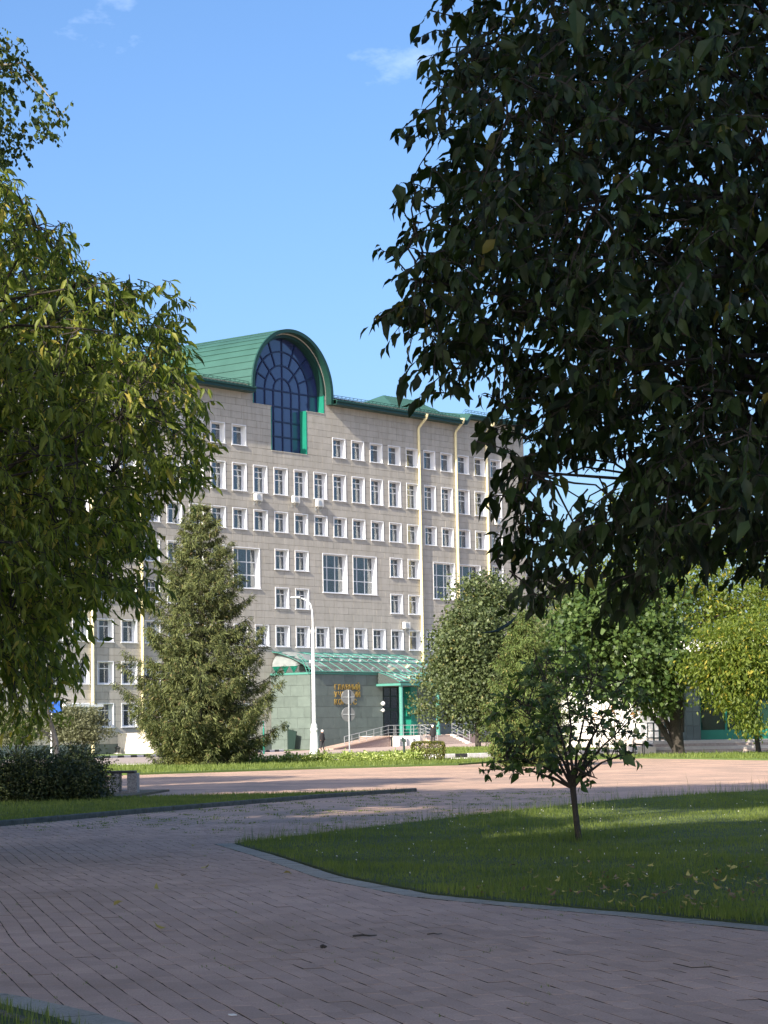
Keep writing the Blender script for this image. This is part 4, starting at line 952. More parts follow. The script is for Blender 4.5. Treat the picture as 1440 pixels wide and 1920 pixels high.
for c in C2[::8]:
    nd = nodes2[np.argmin(((nodes2-c)**2).sum(1))]; limb(mb, nd-b2, c-b2, .0075, .003, .10, 5, gb, 4, .10)
inn = poly_crown([(-300,490),(90,490),(150,560),(175,660),(200,780),(180,900),(235,1000),(150,1120),(125,1230),(60,1300),(-300,1300)], 24.2, 1.2, 1500, 35)
scatter('inner_crown', T_SMALL, *cloud(inn, 9, .16, .14, .055, 36, .9), L_['ash'], t2, b2)['kind'] = 'stuff'
mb.build('branches', M['bark'], t2)['kind'] = 'stuff'
for i in range(len(twig.v)): v = twig.v[i]; twig.v[i] = (v[0]-b2[0], v[1]-b2[1], v[2]-b2[2])
twig.build('twigs', M['bark'], t2)['kind'] = 'stuff'
px_ = 720 + F_PX*A2_[0][:, 0]/A2_[0][:, 1]
rest = split_leaves(t2, b2, T_LEAF, A2_, L_['ash'], 300, np.where(px_ > 5, A2_[0][:, 1]/A2_[3], 1e9))
scatter('leaves', T_LEAF, *rest, L_['ash'], t2, b2)['kind'] = 'stuff'

# ---- birch hanging into the upper corner
b3 = np.array([-8.6, 18.2, 0.0])
PB = [(-150,40),(0,55),(25,80),(50,125),(30,150),(20,190),(60,200),(112,180),(108,240),(82,262),(60,240),(45,275),(20,290),(5,318),(-150,320)]
C3 = poly_crown(PB, 20.0, .9, 420, 41, 60, 14)
sx = np.array([at(x, y, 20.0) for x, y in ((45,130),(60,150),(78,170),(95,190),(108,205),(100,225),(88,245),(30,90),(20,70))]); C3 = np.concatenate([C3, np.repeat(sx, 4, 0) + gen(78).normal(size=(36, 3))*.05])
C3o = ellip((-8.7, 18.2, 10.5), (2.3, 2.3, 5.5), 1500, 42, zmin=4)
br = at(40, 118, 20.0); br2 = at(100, 190, 20.0); br0 = at(-150, 140, 19.6)
t3 = tree('birch_tree', 'birch with small hanging leaves reaching in at the upper edge', 'tree', b3, [b3+[0,0,-.1], b3+[0,0,4], b3+[0,0,8], b3+[.1,0,12], b3+[.1,0,16]], [.17,.15,.12,.07,.02], pick(C3o, 26, 5),
     [('crown', T_SMALL, cloud(C3o, 12, .22, .09, .06, 43, .7), L_['birch'], 'stuff'), ('leaves', T_SMALL, sprigs(C3, 8, .20, .046, .034, 44, (-4.2, 20, 7.5), .9), L_['birch'], 'stuff')], M['palebark'], limb_r=.03, seed=8,
     forks=[([b3+[0,0,6.2], br0, br], [.035,.02,.009]), ([br, at(75, 160, 20.0), br2+[0,0,.0], at(112, 225, 20)], [.008,.006,.004,.003]), ([br0, at(20, 128, 20.1), at(70, 178, 20.1), at(90, 200, 20.1)], [.014,.009,.005,.003])])

# ---- unseen park trees inferred from the shade; crowns placed and shaped to cast it
def park_tree(x, y, z0, z1, r, seed, label, mat_='linden'):
    c = ellip((x, y, (z0+z1)/2), (r, r, (z1-z0)/2), int(400*r), seed, 1.6, .15); b = np.array([x, y, 0.0]); h = z1*.8
    return tree('linden_tree', label, 'tree', b, [b+[0,0,-.1], b+[0,0,h*.35], b+[.1,0,h*.7], b+[0,.1,h]], [.3,.24,.15,.04], pick(c, 16, seed), [('crown', T_QUAD, cloud(c, 12, .42, .42, .30, seed+1), L_[mat_], 'stuff')], M['bark'], 'park trees shading the path', .06, seed)
for i, a in enumerate([(-10.9, -0.9, 6.0, 23, 3.8), (-7.2, -5.2, 6.2, 19, 3.6), (-3.0, -7.5, 9, 19, 3.8), (-15.7, 8.9, 3.5, 16.7, 5.3), (-9.5, 10.0, 16.9, 23.5, 2.9), (-12.5, 38.5, 3.5, 15, 3.2), (-18.5, 43, 5, 17, 3.6), (-13.0, 26.0, 5, 14, 3.3), (-13.2, 2.0, 8, 16.2, 2.3), (-10.6, 25.2, 3.0, 15.5, 2.9), (-8.7, -2.1, 5.0, 13.5, 2.4)]):  # unseen; some are added to block sun from path and lawn
    park_tree(*a, 100+i*3, 'unseen park linden with dense dark crown, ' + ['tall one standing level with the camera', 'one added just behind the camera to close a sun gap', 'one straight behind the camera', 'one beside the ash tree away from the path', 'tall bare stem added to block sun above the ash tree', 'one behind the dark bushes', 'one far behind the dark bushes', 'one between ash tree and dark bushes', 'smallest one added to close a sun gap between two lindens', 'slim one added beside the ash tree to shade the path', 'low one added behind the camera to block sun patches'][i])

# ---- young apple tree on the lawn
b4 = np.array([2.0, 24.67, 0.0]); fork = b4+[-.02, 0, .58]
PA = [(905,1425),(890,1450),(925,1462),(985,1455),(1010,1462),(1050,1450),(1090,1470),(1140,1478),(1130,1440),(1180,1425),(1215,1430),(1205,1390),(1228,1330),(1220,1280),(1175,1255),(1120,1222),(1070,1195),(1000,1212),(960,1245),(920,1300),(900,1340),(925,1390)]
C4 = np.concatenate([poly_crown(PA, 24.67, .85, 185, 51, 90, 10)])
C4 = C4[(np.hypot(C4[:, 0]-2.0, (C4[:, 1]-24.67)) > .12) | (C4[:, 2] > 1.0)]
tw4 = MB(); A4 = sprigs(C4, 7, .20, .078, .046, 52, fork+[0, 0, .25], .35, tw4)
ends = [at(935, 1420, 24.5), at(905, 1445, 24.7), at(950, 1290, 24.9), at(1000, 1215, 24.4), at(1060, 1200, 24.8), at(1120, 1235, 24.6), at(1180, 1260, 24.9), at(1200, 1340, 24.3), at(1195, 1410, 24.7), at(1120, 1460, 24.4), at(1010, 1350, 25.2), at(1140, 1330, 24.1)]
t4 = tree('apple_tree', 'young apple tree with forked trunk and green apples on the shaded lawn', 'tree', b4, [b4+[.03,0,-.05], b4+[.02,0,.12], b4+[.0,.01,.35], fork, fork+[.03,.02,.1]], [.050,.036,.031,.034,.024], [], [], M['bark'], seed=9)
mb = MB(); g4 = gen(5)
for e_ in ends:
    mid = fork + (e_-fork)*.45 + np.array([0, 0, .10]); p1 = limb(mb, fork-b4, mid-b4, .018, .011, .05, 4, g4, 6, .05); limb(mb, mid-b4, e_-b4, .010, .005, .05, 4, g4, 5, .06)
for c in C4:
    e_ = ends[int(np.argmin([np.linalg.norm(c-q) for q in ends]))]; f0 = fork + (e_-fork)*.45 + np.array([0, 0, .10]); f = f0 + (e_-f0)*g4.uniform(.2, .9); limb(mb, f-b4, c-b4, .006, .003, .04, 3, None, 4)
mb.build('branches', M['bark'], t4, True)['kind'] = 'stuff'
for i in range(len(tw4.v)): v = tw4.v[i]; tw4.v[i] = (v[0]-b4[0], v[1]-b4[1], v[2]-b4[2])
tw4.build('twigs', M['bark'], t4)['kind'] = 'stuff'
rest = split_leaves(t4, b4, T_LEAF, A4, L_['apple'], 300, A4[0][:, 1]/A4[3]); scatter('leaves', T_LEAF, *rest, L_['apple'], t4, b4)['kind'] = 'stuff'
M['applefruit'] = mat('green_apple', (0.24, 0.30, 0.10), (0.20, 0.24, 0.08), 8, 0.4)
am = MB(); am.lathe([(.004, -.026), (.016, -.031), (.029, -.018), (.034, .0), (.029, .02), (.014, .029), (.003, .024)], (0, 0, 0), 12); am.tube([(0, 0, .022), (.004, 0, .05)], .0025, 4); ame = am.mesh('apple', M['applefruit'], True)
for x, y, d in ((1147, 1376, 24.0), (1164, 1393, 24.05), (1193, 1371, 24.1), (1085, 1400, 24.0), (1012, 1385, 24.1)): link('apple', ame, t4, Vector(at(x, y, d)-b4))

# ---- mid distance trees
def far_tree(name, label, base, trunk_h, cl, k, r, L, W, m, bark, tr, seed, lr=.08, nl=14, droop=.3, T=T_SMALL, lean=(0, 0), forks=None, flat=.6):
    b = np.array([base[0], base[1], base[2] if len(base) > 2 else 0.0]); h = trunk_h
    tp = [b+[0,0,-.2], b+[lean[0]*.3, lean[1]*.3, h*.4], b+[lean[0]*.6, lean[1]*.6, h*.7], b+[lean[0], lean[1], h]]
    return tree(name, label, 'tree', b, tp, [tr, tr*.85, tr*.6, tr*.2], pick(cl, nl, seed), [('crown', T, cloud(cl, int(k*1.3), r, L*.9, W*.9, seed+1, droop, T, flat), m, None)], bark, None, lr, seed, forks)
# linden in front of the entrance
c = np.concatenate([ellip((5.9, 150, 6.4), (4.0, 3.6, 4.2), 560, 61, 2.6, .42), ellip((5.6, 150, 3.6), (3.6, 3.2, 2.6), 240, 62, 2.4, .25), ellip((6.5, 150, 9.6), (2.0, 2.0, 1.9), 90, 63)])
far_tree('linden_tree', 'rounded grey green linden hiding the far side of the entrance', (5.9, 150, 0), 9, c, 38, .46, .215, .165, L_['linden'], M['bark'], .2, 64)
c = np.concatenate([ellip((9.6, 93.5, 5.2), (3.0, 2.6, 3.4), 420, 71, 2.6, .3), ellip((8.2, 93, 4.6), (1.9, 2.0, 2.4), 160, 72), ellip((11.2, 93, 3.6), (1.7, 1.8, 1.5), 90, 73)])
bm_ = np.array([12.0, 94.5, 0])
far_tree('maple_tree', 'dark green maple with three stems on the grass strip', bm_, 6, c, 24, .32, .21, .19, L_['maple'], M['bark'], .27, 74, lean=(-.6, -.3), nl=20,
   forks=[([bm_+[-.05,0,.1], bm_+[-.75,0,1.3], bm_+[-1.75,-.1,2.5], bm_+[-2.3,-.2,3.6]], [.14,.12,.10,.06]), ([bm_+[-.1,0,.5], bm_+[-.45,.1,1.4], bm_+[-.95,.1,2.6]], [.12,.10,.06]), ([bm_+[0,0,1.0], bm_+[.1,0,2.6], bm_+[.2,0,4]], [.25,.2,.12])])
c = np.concatenate([ellip((13.9, 91.5, 3.7), (2.1, 2.0, 2.0), 330, 81, 2.4, .3), ellip((15.6, 92, 4.4), (1.8, 2.0, 1.8), 150, 82), ellip((14.3, 91, 1.5), (.45, .5, .75), 26, 83)])
far_tree('ash_tree', 'bright yellow green ash tree with leaning thin trunk before the glazed entrance', (15.0, 92.5, 0), 4.2, c, 26, .30, .19, .085, L_['lime'], M['bark'], .11, 84, lean=(-.7, -.3), droop=.9)
c = np.concatenate([ellip((14.5, 120, 8.0), (4.2, 3.5, 5.6), 520, 91, 2.4, .3), ellip((10.6, 121, 7.0), (2.0, 2.0, 3.0), 150, 92), ellip((19, 120, 7.5), (3.4, 3, 5.2), 300, 93)])
far_tree('ash_tree', 'tall sunlit yellow green tree rising behind the dark maple', (14.5, 120.5, 0), 12, c, 26, .42, .27, .12, L_['lime'], M['bark'], .22, 94, droop=.8)
c = ellip((8.4, 112, 5.2), (1.5, 1.5, 3.2), 240, 96, 2.4, .25)
far_tree('willow_tree', 'pale grey green willow between the annex and the dark maple', (8.4, 112, 0), 7, c, 26, .3, .20, .05, L_['pale'], M['palebark'], .12, 97, droop=1.0)
# little park birches and shrubs by the far end of the facade
def shrub(label, base, h, r, seed, m='shrub', name='shrub', k=60, L=.16, W=.075, stems=9, n=150, zlow=.35, group=None):
    b = np.array(base, float); g = gen(seed); c = ellip(b+[0, 0, h*.62], (r, r*.9, h*.42), n, seed, 2.4, .25, b[2]+h*zlow)
    root = empty(name, b); tag(root, label, 'shrub', group); mb = MB()
    for i in range(stems):
        e_ = c[int(g.integers(len(c)))]; limb(mb, np.array([g.normal()*.06, g.normal()*.06, -.1]), e_-b, .05 if h > 2 else .02, .008, -.02, 5, g, 5, .05)
    mb.build('stem', M['bark'], root); scatter('foliage', T_SMALL, *cloud(c, k, r*.13, L, W, seed+1, .2), L_[m], root, b); return root
shrub('round grey green shrub with dark stems nearest the yellow downpipe', (-19.6, 143, -.1), 3.0, 2.05, 201, n=210)
shrub('round grey green shrub beside the thin blue sign post', (-23.6, 146, -.1), 3.0, 1.9, 203, n=200)
shrub('grey green shrub at the picture edge behind the dark bushes', (-28.0, 148, -.1), 3.3, 2.2, 205, n=200)
bs = np.array([-8.36, 58.0, 0.0]); c = np.array([at(45, 1368, 57.5), at(62, 1352, 57.8), at(35, 1385, 57.6), at(95, 1338, 57.8), at(110, 1345, 57.9), at(90, 1300, 58.2), at(75, 1310, 58.2), at(60, 1290, 58), at(130, 1275, 58), at(20, 1360, 58), at(0, 1340, 58)])
tree('ash_sapling', 'slender pale barked sapling with a few bright leaves behind the dark bushes', 'tree', bs, [bs+[0,0,-.1], at(107, 1412, 58), at(104, 1385, 58), at(92, 1345, 58), at(86, 1310, 58), at(80, 1260, 58)], [.075,.07,.06,.055,.04,.02], c, [('crown', T_SMALL, cloud(c, 34, .17, .17, .08, 66, .8), L_['lime'], None)], M['palebark'], limb_r=.02, seed=12)

# ---- spruces
def spruce(name, label, base, H, R, seed, m, whorls=30, per=10, needle=(.17, .055), z0=.06, tipw=.35, dens=1.0, power=.8):
    b = np.array(base, float); g = gen(seed); root = empty(name, b); tag(root, label, 'tree'); mb = MB()
    mb.tube([(0, 0, -.2), (0, 0, H*.4), (0, 0, H*.8), (0, 0, H)], [H*.018, H*.012, H*.005, .01], 8)
    P = []; D = []; N = []
    for i in range(whorls):
        f = z0 + (1-z0)*(i/whorls)**1.05; z = H*f; rr = min(R*((1-f)**power), R*.74)*(1.0 if f > .20 else .55+f*2.25) + tipw*.08; n = max(4, int(per*(1-f*.5)))
        for k in range(n):
            a = 2*math.pi*(k+.5*(i % 2))/n + g.normal()*.22; l = rr*g.uniform(.70, 1.14); dirv = np.array([math.cos(a), math.sin(a), 0])
            rise = g.uniform(.0, .25) if f > .55 else g.uniform(-.22, .05); pts = []
            for q in range(6):
                t_ = q/5; pts.append(np.array([0, 0, z]) + dirv*l*t_ + np.array([0, 0, l*(rise*t_ - .22*math.sin(math.pi*t_*.9)*(1-f) + .20*t_**3)]))
            mb.tube(pts, [max(.006, .02*l*(1-.8*q/5)*.6) for q in range(6)], 4)
            sidev = np.array([-dirv[1], dirv[0], 0]); m_ = int(l*30*dens)+6
            for q in range(m_):
                t_ = g.uniform(.12, 1.0); x = t_*5; i0 = min(int(x), 4); p = pts[i0]+(pts[i0+1]-pts[i0])*(x-i0); w_ = (1.05-t_)*l*.36+.05; s = g.choice((-1, 1)); off = g.uniform(.05, 1)*w_
                o = p + sidev*s*off + dirv*off*.45 + np.array([0, 0, -off*g.uniform(.15, .75)])
                for _ in range(8):
                    P.append(o + g.normal(size=3)*.05); D.append(dirv*.5 + sidev*s*.55 + np.array([0, 0, -g.uniform(.0, 1.1)]) + g.normal(size=3)*.35); N.append(np.array([0, 0, 1.0]) + g.normal(size=3)*.7 + dirv*.4)
    for q in range(60): P.append(np.array([g.normal()*.04, g.normal()*.04, H*g.uniform(.93, 1.01)])); D.append(np.array([g.normal()*.5, g.normal()*.5, .8])); N.append(g.normal(size=3))
    mb.build('trunk', M['bark'], root); P = np.array(P); s = np.exp(g.normal(0, .25, len(P)))
    scatter('needles', T_QUAD, P, np.array(D), np.array(N), needle[0]*s, needle[1]*s, L_[m], root); return root
spruce('spruce_tree', 'big spruce with shaggy drooping branches before the grey facade', (-6.98, 86.1, 0), 10.15, 4.0, 301, 'spruce', 29, 11, (.15, .024), .07, dens=1.25, power=.76)
spruce('spruce_tree', 'smaller light green spruce behind the apple tree', (4.6, 75.5, 0), 5.2, 1.9, 303, 'thuja', 30, 11, (.11, .020), .05, dens=1.2, power=.75)

# ---- dark bushes, bench, hedge, flower bed
def bush(label, c, r, seed, m, n=420, k=26, L=.055, W=.028, name='bush', group=None, flat=.7, sp=.10):
    cl = ellip(c, r, n, seed, 3.0, .40, 0.04); b = np.array([c[0], c[1], 0.0]); g = gen(seed)
    root = empty(name, b); tag(root, label, 'bush', group); mb = MB()
    for i in range(14): limb(mb, np.array([g.normal()*.12, g.normal()*.12, -.05]), cl[int(g.integers(len(cl)))]-b, .015, .005, .03, 4, g, 4)
    mb.build('stem', M['bark'], root); scatter('foliage', T_SMALL, *cloud(cl, k, sp, L, W, seed+1, .0, T_SMALL, flat, .5), L_[m], root, b); return root
bush('dark clipped bush beside the granite bench', (-5.95, 43.6, .36), (.74, .7, .52), 401, 'bush')
bush('dark spreading bush in the middle of the clump', (-6.7, 43.2, .40), (.80, .75, .60), 403, 'bush')
bush('dark dense bush at the picture edge', (-7.5, 43.0, .42), (.85, .8, .62), 405, 'bush')
bush('low dark bush behind the clump with lit shoots', (-6.1, 44.4, .42), (.7, .6, .60), 407, 'bush')
bush('dark bush beyond the picture edge', (-8.3, 43.4, .5), (.9, .8, .72), 409, 'bush')
bench = empty('granite_bench', (-5.55, 48.0, 0.0)); tag(bench, 'granite bench with dark seat slab beside the dark bushes', 'bench')
b = MB(); b.bbox(.10, .31, -.24, .24, -.02, .45, .01); b.build('support', M['stonespeck'], bench)
b = MB(); b.bbox(-.24, -.06, -.24, .24, -.02, .45, .01); b.build('support', M['stonespeck'], bench)
b = MB(); b.bbox(-.06, .10, -.2, .22, .0, .09, .008); b.build('foot', M['stonespeck'], bench)
b = MB(); b.bbox(-1.75, .26, -.26, .26, .452, .50, .01); b.build('seat_slab', M['darkslab'], bench)
b = MB(); b.bbox(-1.75, -1.5, -.24, .24, -.02, .45, .01); b.build('support', M['stonespeck'], bench)
hd = np.array([1.52, 87.2, 0.0]); hr = empty('hedge_block', hd); tag(hr, 'trimmed block of yellow green hedge with flat top in the verge', 'hedge')
g = gen(55); n = 5200; q = g.uniform(-1, 1, (n, 3)); f = g.integers(0, 3, n); q[np.arange(n), f] = np.sign(q[np.arange(n), f])*g.uniform(.90, 1.0, n); shape = np.array([.62, .5, .36])
q[:, :2] *= (1-.10*np.clip(-q[:, 2:3], 0, 1)); q = q*shape*(1-.16*np.clip((np.abs(q[:, :1])+np.abs(q[:, 2:3])-1.5), 0, 1))+[0, 0, .44]
scatter('foliage', T_SMALL, q, q-[0, 0, .4]+g.normal(size=(n, 3))*.4, q-[0, 0, .4]+g.normal(size=(n, 3))*.4+[0, 0, .3], .075, .05, L_['hedge'], hr)
b = MB()
for i in range(6): b.tube([(-.4+.16*i, 0, -.05), (-.4+.16*i, .05, .5)], .012, 4)
b.build('stem', M['bark'], hr)
bush('loose light green bush beside the trimmed hedge block', (.92, 86.7, .20), (.33, .3, .30), 411, 'flower', 90, 18, .10, .05)
for i, (x, y, w_, h_) in enumerate([(-5.1, 89.2, .55, .30), (-4.2, 88.9, .45, .26), (-3.75, 88.6, .4, .32), (-3.1, 88.4, .5, .30), (-2.55, 88.1, .42, .36), (-1.55, 88.0, .3, .34), (-1.0, 87.8, .5, .28), (-.45, 87.7, .4, .26), (.1, 87.3, .42, .36), (.55, 87.0, .35, .3), (-5.9, 88.6, .5, .28)]):
    bush(['leafy clump with pale yellow blossoms nearest the big spruce', 'pale flowering clump beside the white lamp column base', 'flowering clump directly before the lamp column', 'flowering clump just beyond the lamp column', 'tall pale clump between lamp and sign pole', 'flowering clump at the sign pole foot', 'low green clump just past the sign pole', 'small flowering clump midway to the hedge block', 'bright pale yellow clump near the green post', 'flowering clump touching the loose bush', 'leafy clump under the spruce branches'][i],
         (x, y, h_*.5), (w_, .35, h_*.6), 420+i*2, 'flower', 70, 16, .11, .055, 'flower_clump', 'flowering clumps of the verge bed')
# small clipped shrub at the spruce foot
bush('small clipped green shrub at the spruce foot', (-7.4, 85.2, .25), (.55, .45, .36), 450, 'hedge', 160, 22, .06, .04)
# ------------------------------------------------------------------ street furniture
def thing(name, label, cat, loc, rz=0, group=None): return tag(empty(name, loc, rz), label, cat, group)
lp = thing('street_lamp', 'white street lamp with curved arm and thick fluted base in the verge', 'street lamp', (-3.78, 117.6, .09))
b = MB(); b.lathe([(.28, -.2), (.28, .10), (.235, .14), (.225, .5), (.20, .95), (.17, 1.2), (.19, 1.22), (.205, 1.30), (.19, 1.36), (.16, 1.4), (.17, 1.46), (.15, 1.55), (.11, 1.62)], (0, 0, 0), 20); b.build('base', M['lampwhite'], lp, True)
b = MB(); b.tube([(0, 0, 1.6), (0, 0, 4), (0, 0, 6.2)], [.105, .095, .085], 14); b.lathe([(.085, 6.2), (.11, 6.24), (.11, 6.42), (.06, 6.5)], (0, 0, 0), 14); b.build('pole', M['lampwhite'], lp, True)
arm = [(0, 0, 6.45)] + [(0, 0, 6.9), (-.02, 0, 7.4), (-.10, -.02, 7.75), (-.26, -.05, 7.95), (-.52, -.1, 8.05), (-.9, -.15, 8.10), (-1.05, -.18, 8.11)]
b = MB(); b.tube(arm, [.05, .045, .042, .04, .04, .038, .035, .035], 8); b.build('arm', M['lampwhite'], lp, True)
hd_ = MB(); hd_.bbox(-1.12, -.62, -.28, -.10, 8.07, 8.15, .02); hd_.build('lamp_head', M['lampwhite'], lp); b = MB(); b.box(-1.08, -.70, -.26, -.12, 8.045, 8.068); b.build('lens', M['pane'], lp)
b = MB(); b.bbox(-.19, -.09, -.08, .02, 4.72, 4.86, .01); b.build('service_box', M['lampwhite'], lp)
sp = thing('traffic_sign', 'two round traffic signs seen from behind on one grey pole', 'traffic sign', (-1.85, 109.9, .05), .45)
b = MB(); b.tube([(0, 0, -.1), (0, 0, 3.2)], .036, 8); b.build('pole', M['steel'], sp, True)
for z in (2.86, 2.03):
    b = MB(); b.lathe([(.001, -.012), (.35, -.012), (.362, 0), (.35, .012), (.001, .012)], (0, 0, 0), 28); o = b.build('sign_disc', M['signback'], sp); o.rotation_euler = (math.pi/2, 0, 0); o.location = (0, .06, z)
    b = MB(); b.box(-.30, .30, .022, .042, z-.02, z+.02); b.build('bracket', M['steel'], sp)
bp_ = thing('blue_sign', 'blue direction sign on a thin white pole behind the dark bushes', 'sign', (-17.5, 119.0, -.05), .2)
b = MB(); b.tube([(0, 0, -.1), (0, 0, 3.2)], .04, 8); b.build('pole', M['lampwhite'], bp_); b = MB(); b.bbox(-.10, .55, -.09, -.05, 2.55, 3.15, .01); b.build('sign_plate', M['blue'], bp_)
pst = thing('bollard_light', 'short dark green garden light post in the verge', 'garden light', (.78, 112.0, .09))
b = MB(); b.tube([(0, 0, -.1), (0, 0, .62), (0, 0, .64)], [.055, .055, .09], 8); b.build('post', M['stand'], pst); b = MB(); b.prism([(-.12, .64), (.12, .60), (.10, .74), (-.10, .88)], -.09, .09); b.build('lamp_head', M['stand'], pst)
q = FP(-17.93, 2.55, -.18); st = thing('ball_post', 'dark green post with round top and a dark plate by the pale side wall of the entrance block', 'notice stand', q, BANG)
b = MB(); b.tube([(-.6, 0, -.1), (-.6, 0, 1.9)], .06, 8); b.build('post', M['stand'], st); b = MB(); b.lathe([(.01, -.14), (.12, -.08), (.14, 0), (.12, .08), (.01, .14)], (-.6, 0, 2.02), 12); b.build('ball_top', M['stand'], st, True)
b = MB(); b.prismx([(-.05, .05), (-.75, .05), (-1.0, 1.55), (-.05, 1.75)], -.64, -.56); b.build('dark_plate', M['stand'], st)  # added dark four-sided plate beside the post
pl2 = thing('sign_post', 'thin pale post standing alone in front of the entrance side wall', 'post', (-8.6, 158.5, -.1)); b = MB(); b.tube([(0, 0, -.1), (0, 0, 2.2)], .06, 6); b.build('pole', M['greenpanel'], pl2); b = MB(); b.box(-.14, .14, -.05, -.01, 1.7, 2.15); b.build('plate', M['signback'], pl2)
vp = thing('vent_hood', 'small dark vent hood at the building foot', 'vent', FP(-36.9, .7, -.17), BANG); b = MB(); b.lathe([(.16, -.1), (.16, .4), (.24, .45), (.24, .52), (.02, .62)], (0, 0, 0), 10); b.build('hood', M['dark'], vp); b = MB(); b.box(-.22, .22, -.22, .22, -.1, .08); b.build('plinth', M['palestone'], vp)

# ------------------------------------------------------------------ people
def person(label, loc, rz, H, stride, arm_out=.12):
    r = thing('person', label, 'person', loc, rz); s = H/1.75; me = bpy.data.meshes.new('body')
    J = [(0,0,.95),(0,0,1.12),(0,.02,1.32),(0,.01,1.47),(0,-.01,1.56),(0,-.02,1.66),
         (.18,.01,1.42),(.18+arm_out*.5,.03-stride*.2,1.16),(.16+arm_out*.6,-.05-stride*.4,.92),(.16+arm_out*.6,-.08-stride*.45,.84),
         (-.18,.01,1.42),(-.18-arm_out*.5,.03+stride*.2,1.16),(-.16-arm_out*.6,-.05+stride*.4,.92),(-.16-arm_out*.6,-.08+stride*.45,.84),
         (.09,0,.90),(.10,-stride*.45,.50),(.10,-stride*.75+.02,.09),(.10,-stride*.75-.14,.04),
         (-.09,0,.90),(-.10,stride*.30,.50),(-.10,stride*.85,.11),(-.10,stride*.85-.13,.04)]
    Eg = [(0,1),(1,2),(2,3),(3,4),(4,5),(2,6),(6,7),(7,8),(8,9),(2,10),(10,11),(11,12),(12,13),(0,14),(14,15),(15,16),(16,17),(0,18),(18,19),(19,20),(20,21)]
    Rr = [(.17,.13),(.16,.12),(.19,.12),(.09,.08),(.07,.07),(.09,.105),(.08,.08),(.062,.062),(.048,.048),(.04,.045),(.08,.08),(.062,.062),(.048,.048),(.04,.045),(.11,.11),(.085,.085),(.055,.055),(.05,.03),(.11,.11),(.085,.085),(.055,.055),(.05,.03)]
    me.from_pydata([(x*s, y*s, z*s) for x, y, z in J], Eg, []); o = link('body_skin', me); md = o.modifiers.new('skin', 'SKIN'); sv = me.skin_vertices[0].data
    for i, (a, c) in enumerate(Rr): sv[i].radius = (a*s, c*s)
    sv[0].use_root = True; o.modifiers.new('sub', 'SUBSURF').levels = 1; o.modifiers['sub'].render_levels = 1
    bpy.context.view_layer.update(); m2 = bpy.data.meshes.new_from_object(o.evaluated_get(bpy.context.evaluated_depsgraph_get())); bpy.data.objects.remove(o); m2.name = 'body'
    m2.materials.clear()
    for m in (M['black'], M['skin'], M['trouser']): m2.materials.append(m)
    for p in m2.polygons:
        z = p.center.z/s; x = abs(p.center.x)/s
        p.material_index = 1 if (z > 1.52 or (z < .90 and x > .21)) else (2 if z < .88 else 0); p.use_smooth = True
    link('body', m2, r)
    b = MB(); b.lathe([(.001, .115), (.06, .11), (.10, .07), (.112, .01), (.112, -.02)], (0, -.02*s, 1.66*s), 14); b.build('cap', M['whitewall'], r, True)
    b = MB(); b.lathe([(.19, .0), (.215, .1), (.20, .3), (.215, .5), (.16, .62), (.07, .66)], (0, .01, .80*s), 14); o = b.build('jacket', M['black'], r, True); o.scale = (1.12, .76, 1)
    return r
M['trouser'] = mat('dark_trousers', (0.022, 0.022, 0.026), (0.03, 0.03, 0.033), 20, 0.9)
q = FP(-9.0, 10.8, 0.0); person('person in dark clothes and white cap walking towards the entrance steps', q, math.pi+.3, 1.68, .22)
q = FP(-19.2, 8.0, -.17); person('person in black with pale cap half hidden behind the lamp column', (-5.28, 184.0, -.19), .9, 1.62, .10)

# ------------------------------------------------------------------ side entrance beyond the dark maple
sd_ = empty('side_entrance', (15.5, 99.0, 0)); tag(sd_, 'side entrance with pale steps, grey pillar and green glazed front', 'building')
def Q(mb, name, m, smooth=False): return mb.build(name, m, sd_, smooth)
for k in range(5):
    b = MB(); b.bbox(-4.2-.0*k, 12, -2.6+.34*k, 6, -.1+.125*k, .125*(k+1), .012); Q(b, 'step', M['step' if k % 2 else 'palestone'])
b = MB(); b.box(-5.0, -4.22, -2.6, 3, -.1, .40); Q(b, 'cheek_wall', M['palestone'])
for i in range(3):
    for k in range(6): b = MB(); panel_box(b, (-2.72+.30*i*1.0, -2.72+.30*i+.29, .63+k*.62, .63+k*.62+.61), 1.2); Q(b, 'stone_panel', M['slate'])
b = MB(); b.box(-2.75, -1.8, 1.24, 2.2, .6, 4.4); Q(b, 'pillar_core', M['joint'])
b = MB(); b.lathe([(.15, .6), (.12, .7), (.12, 4.4), (.15, 4.5)], (-2.95, .2, 0), 12); Q(b, 'column', M['aqua'], True)
for k in range(9):
    b = MB(); x = -1.78+k*1.15; b.box(x+.05, x+1.10, 1.60, 1.63, 1.05, 3.9); Q(b, 'pane', M['entglass']) if False else Q(b, 'pane', M['darkgreenglass'] if 'darkgreenglass' in M else M.setdefault('darkgreenglass', glassmat('dark_green_glass', (0.02, 0.07, 0.055), 0.02, 0.5)))
b = MB()
for k in range(10): x = -1.78+k*1.15; b.box(x-.05, x+.05, 1.52, 1.66, .63, 4.0)
b.box(-1.78, 8.7, 1.525, 1.655, .63, 1.05); b.box(-1.78, 8.7, 1.525, 1.655, 3.9, 4.0); Q(b, 'door_frame', M['greenpanel'])
b = MB(); b.box(-3.1, 10, .0, 3, 4.45, 4.9); Q(b, 'canopy_slab', M['whitewall'])
b = MB(); b.box(-1.7, 10, 3.0, 3.1, .6, 4.4); Q(b, 'inner_wall', M['dark'])
b = MB(); b.box(10, 24, -1.0, 9, -.1, 4.6); b.box(-3.1, 10, 3.1, 9, 4.4, 4.6); Q(b, 'wall', M['whitewall'])
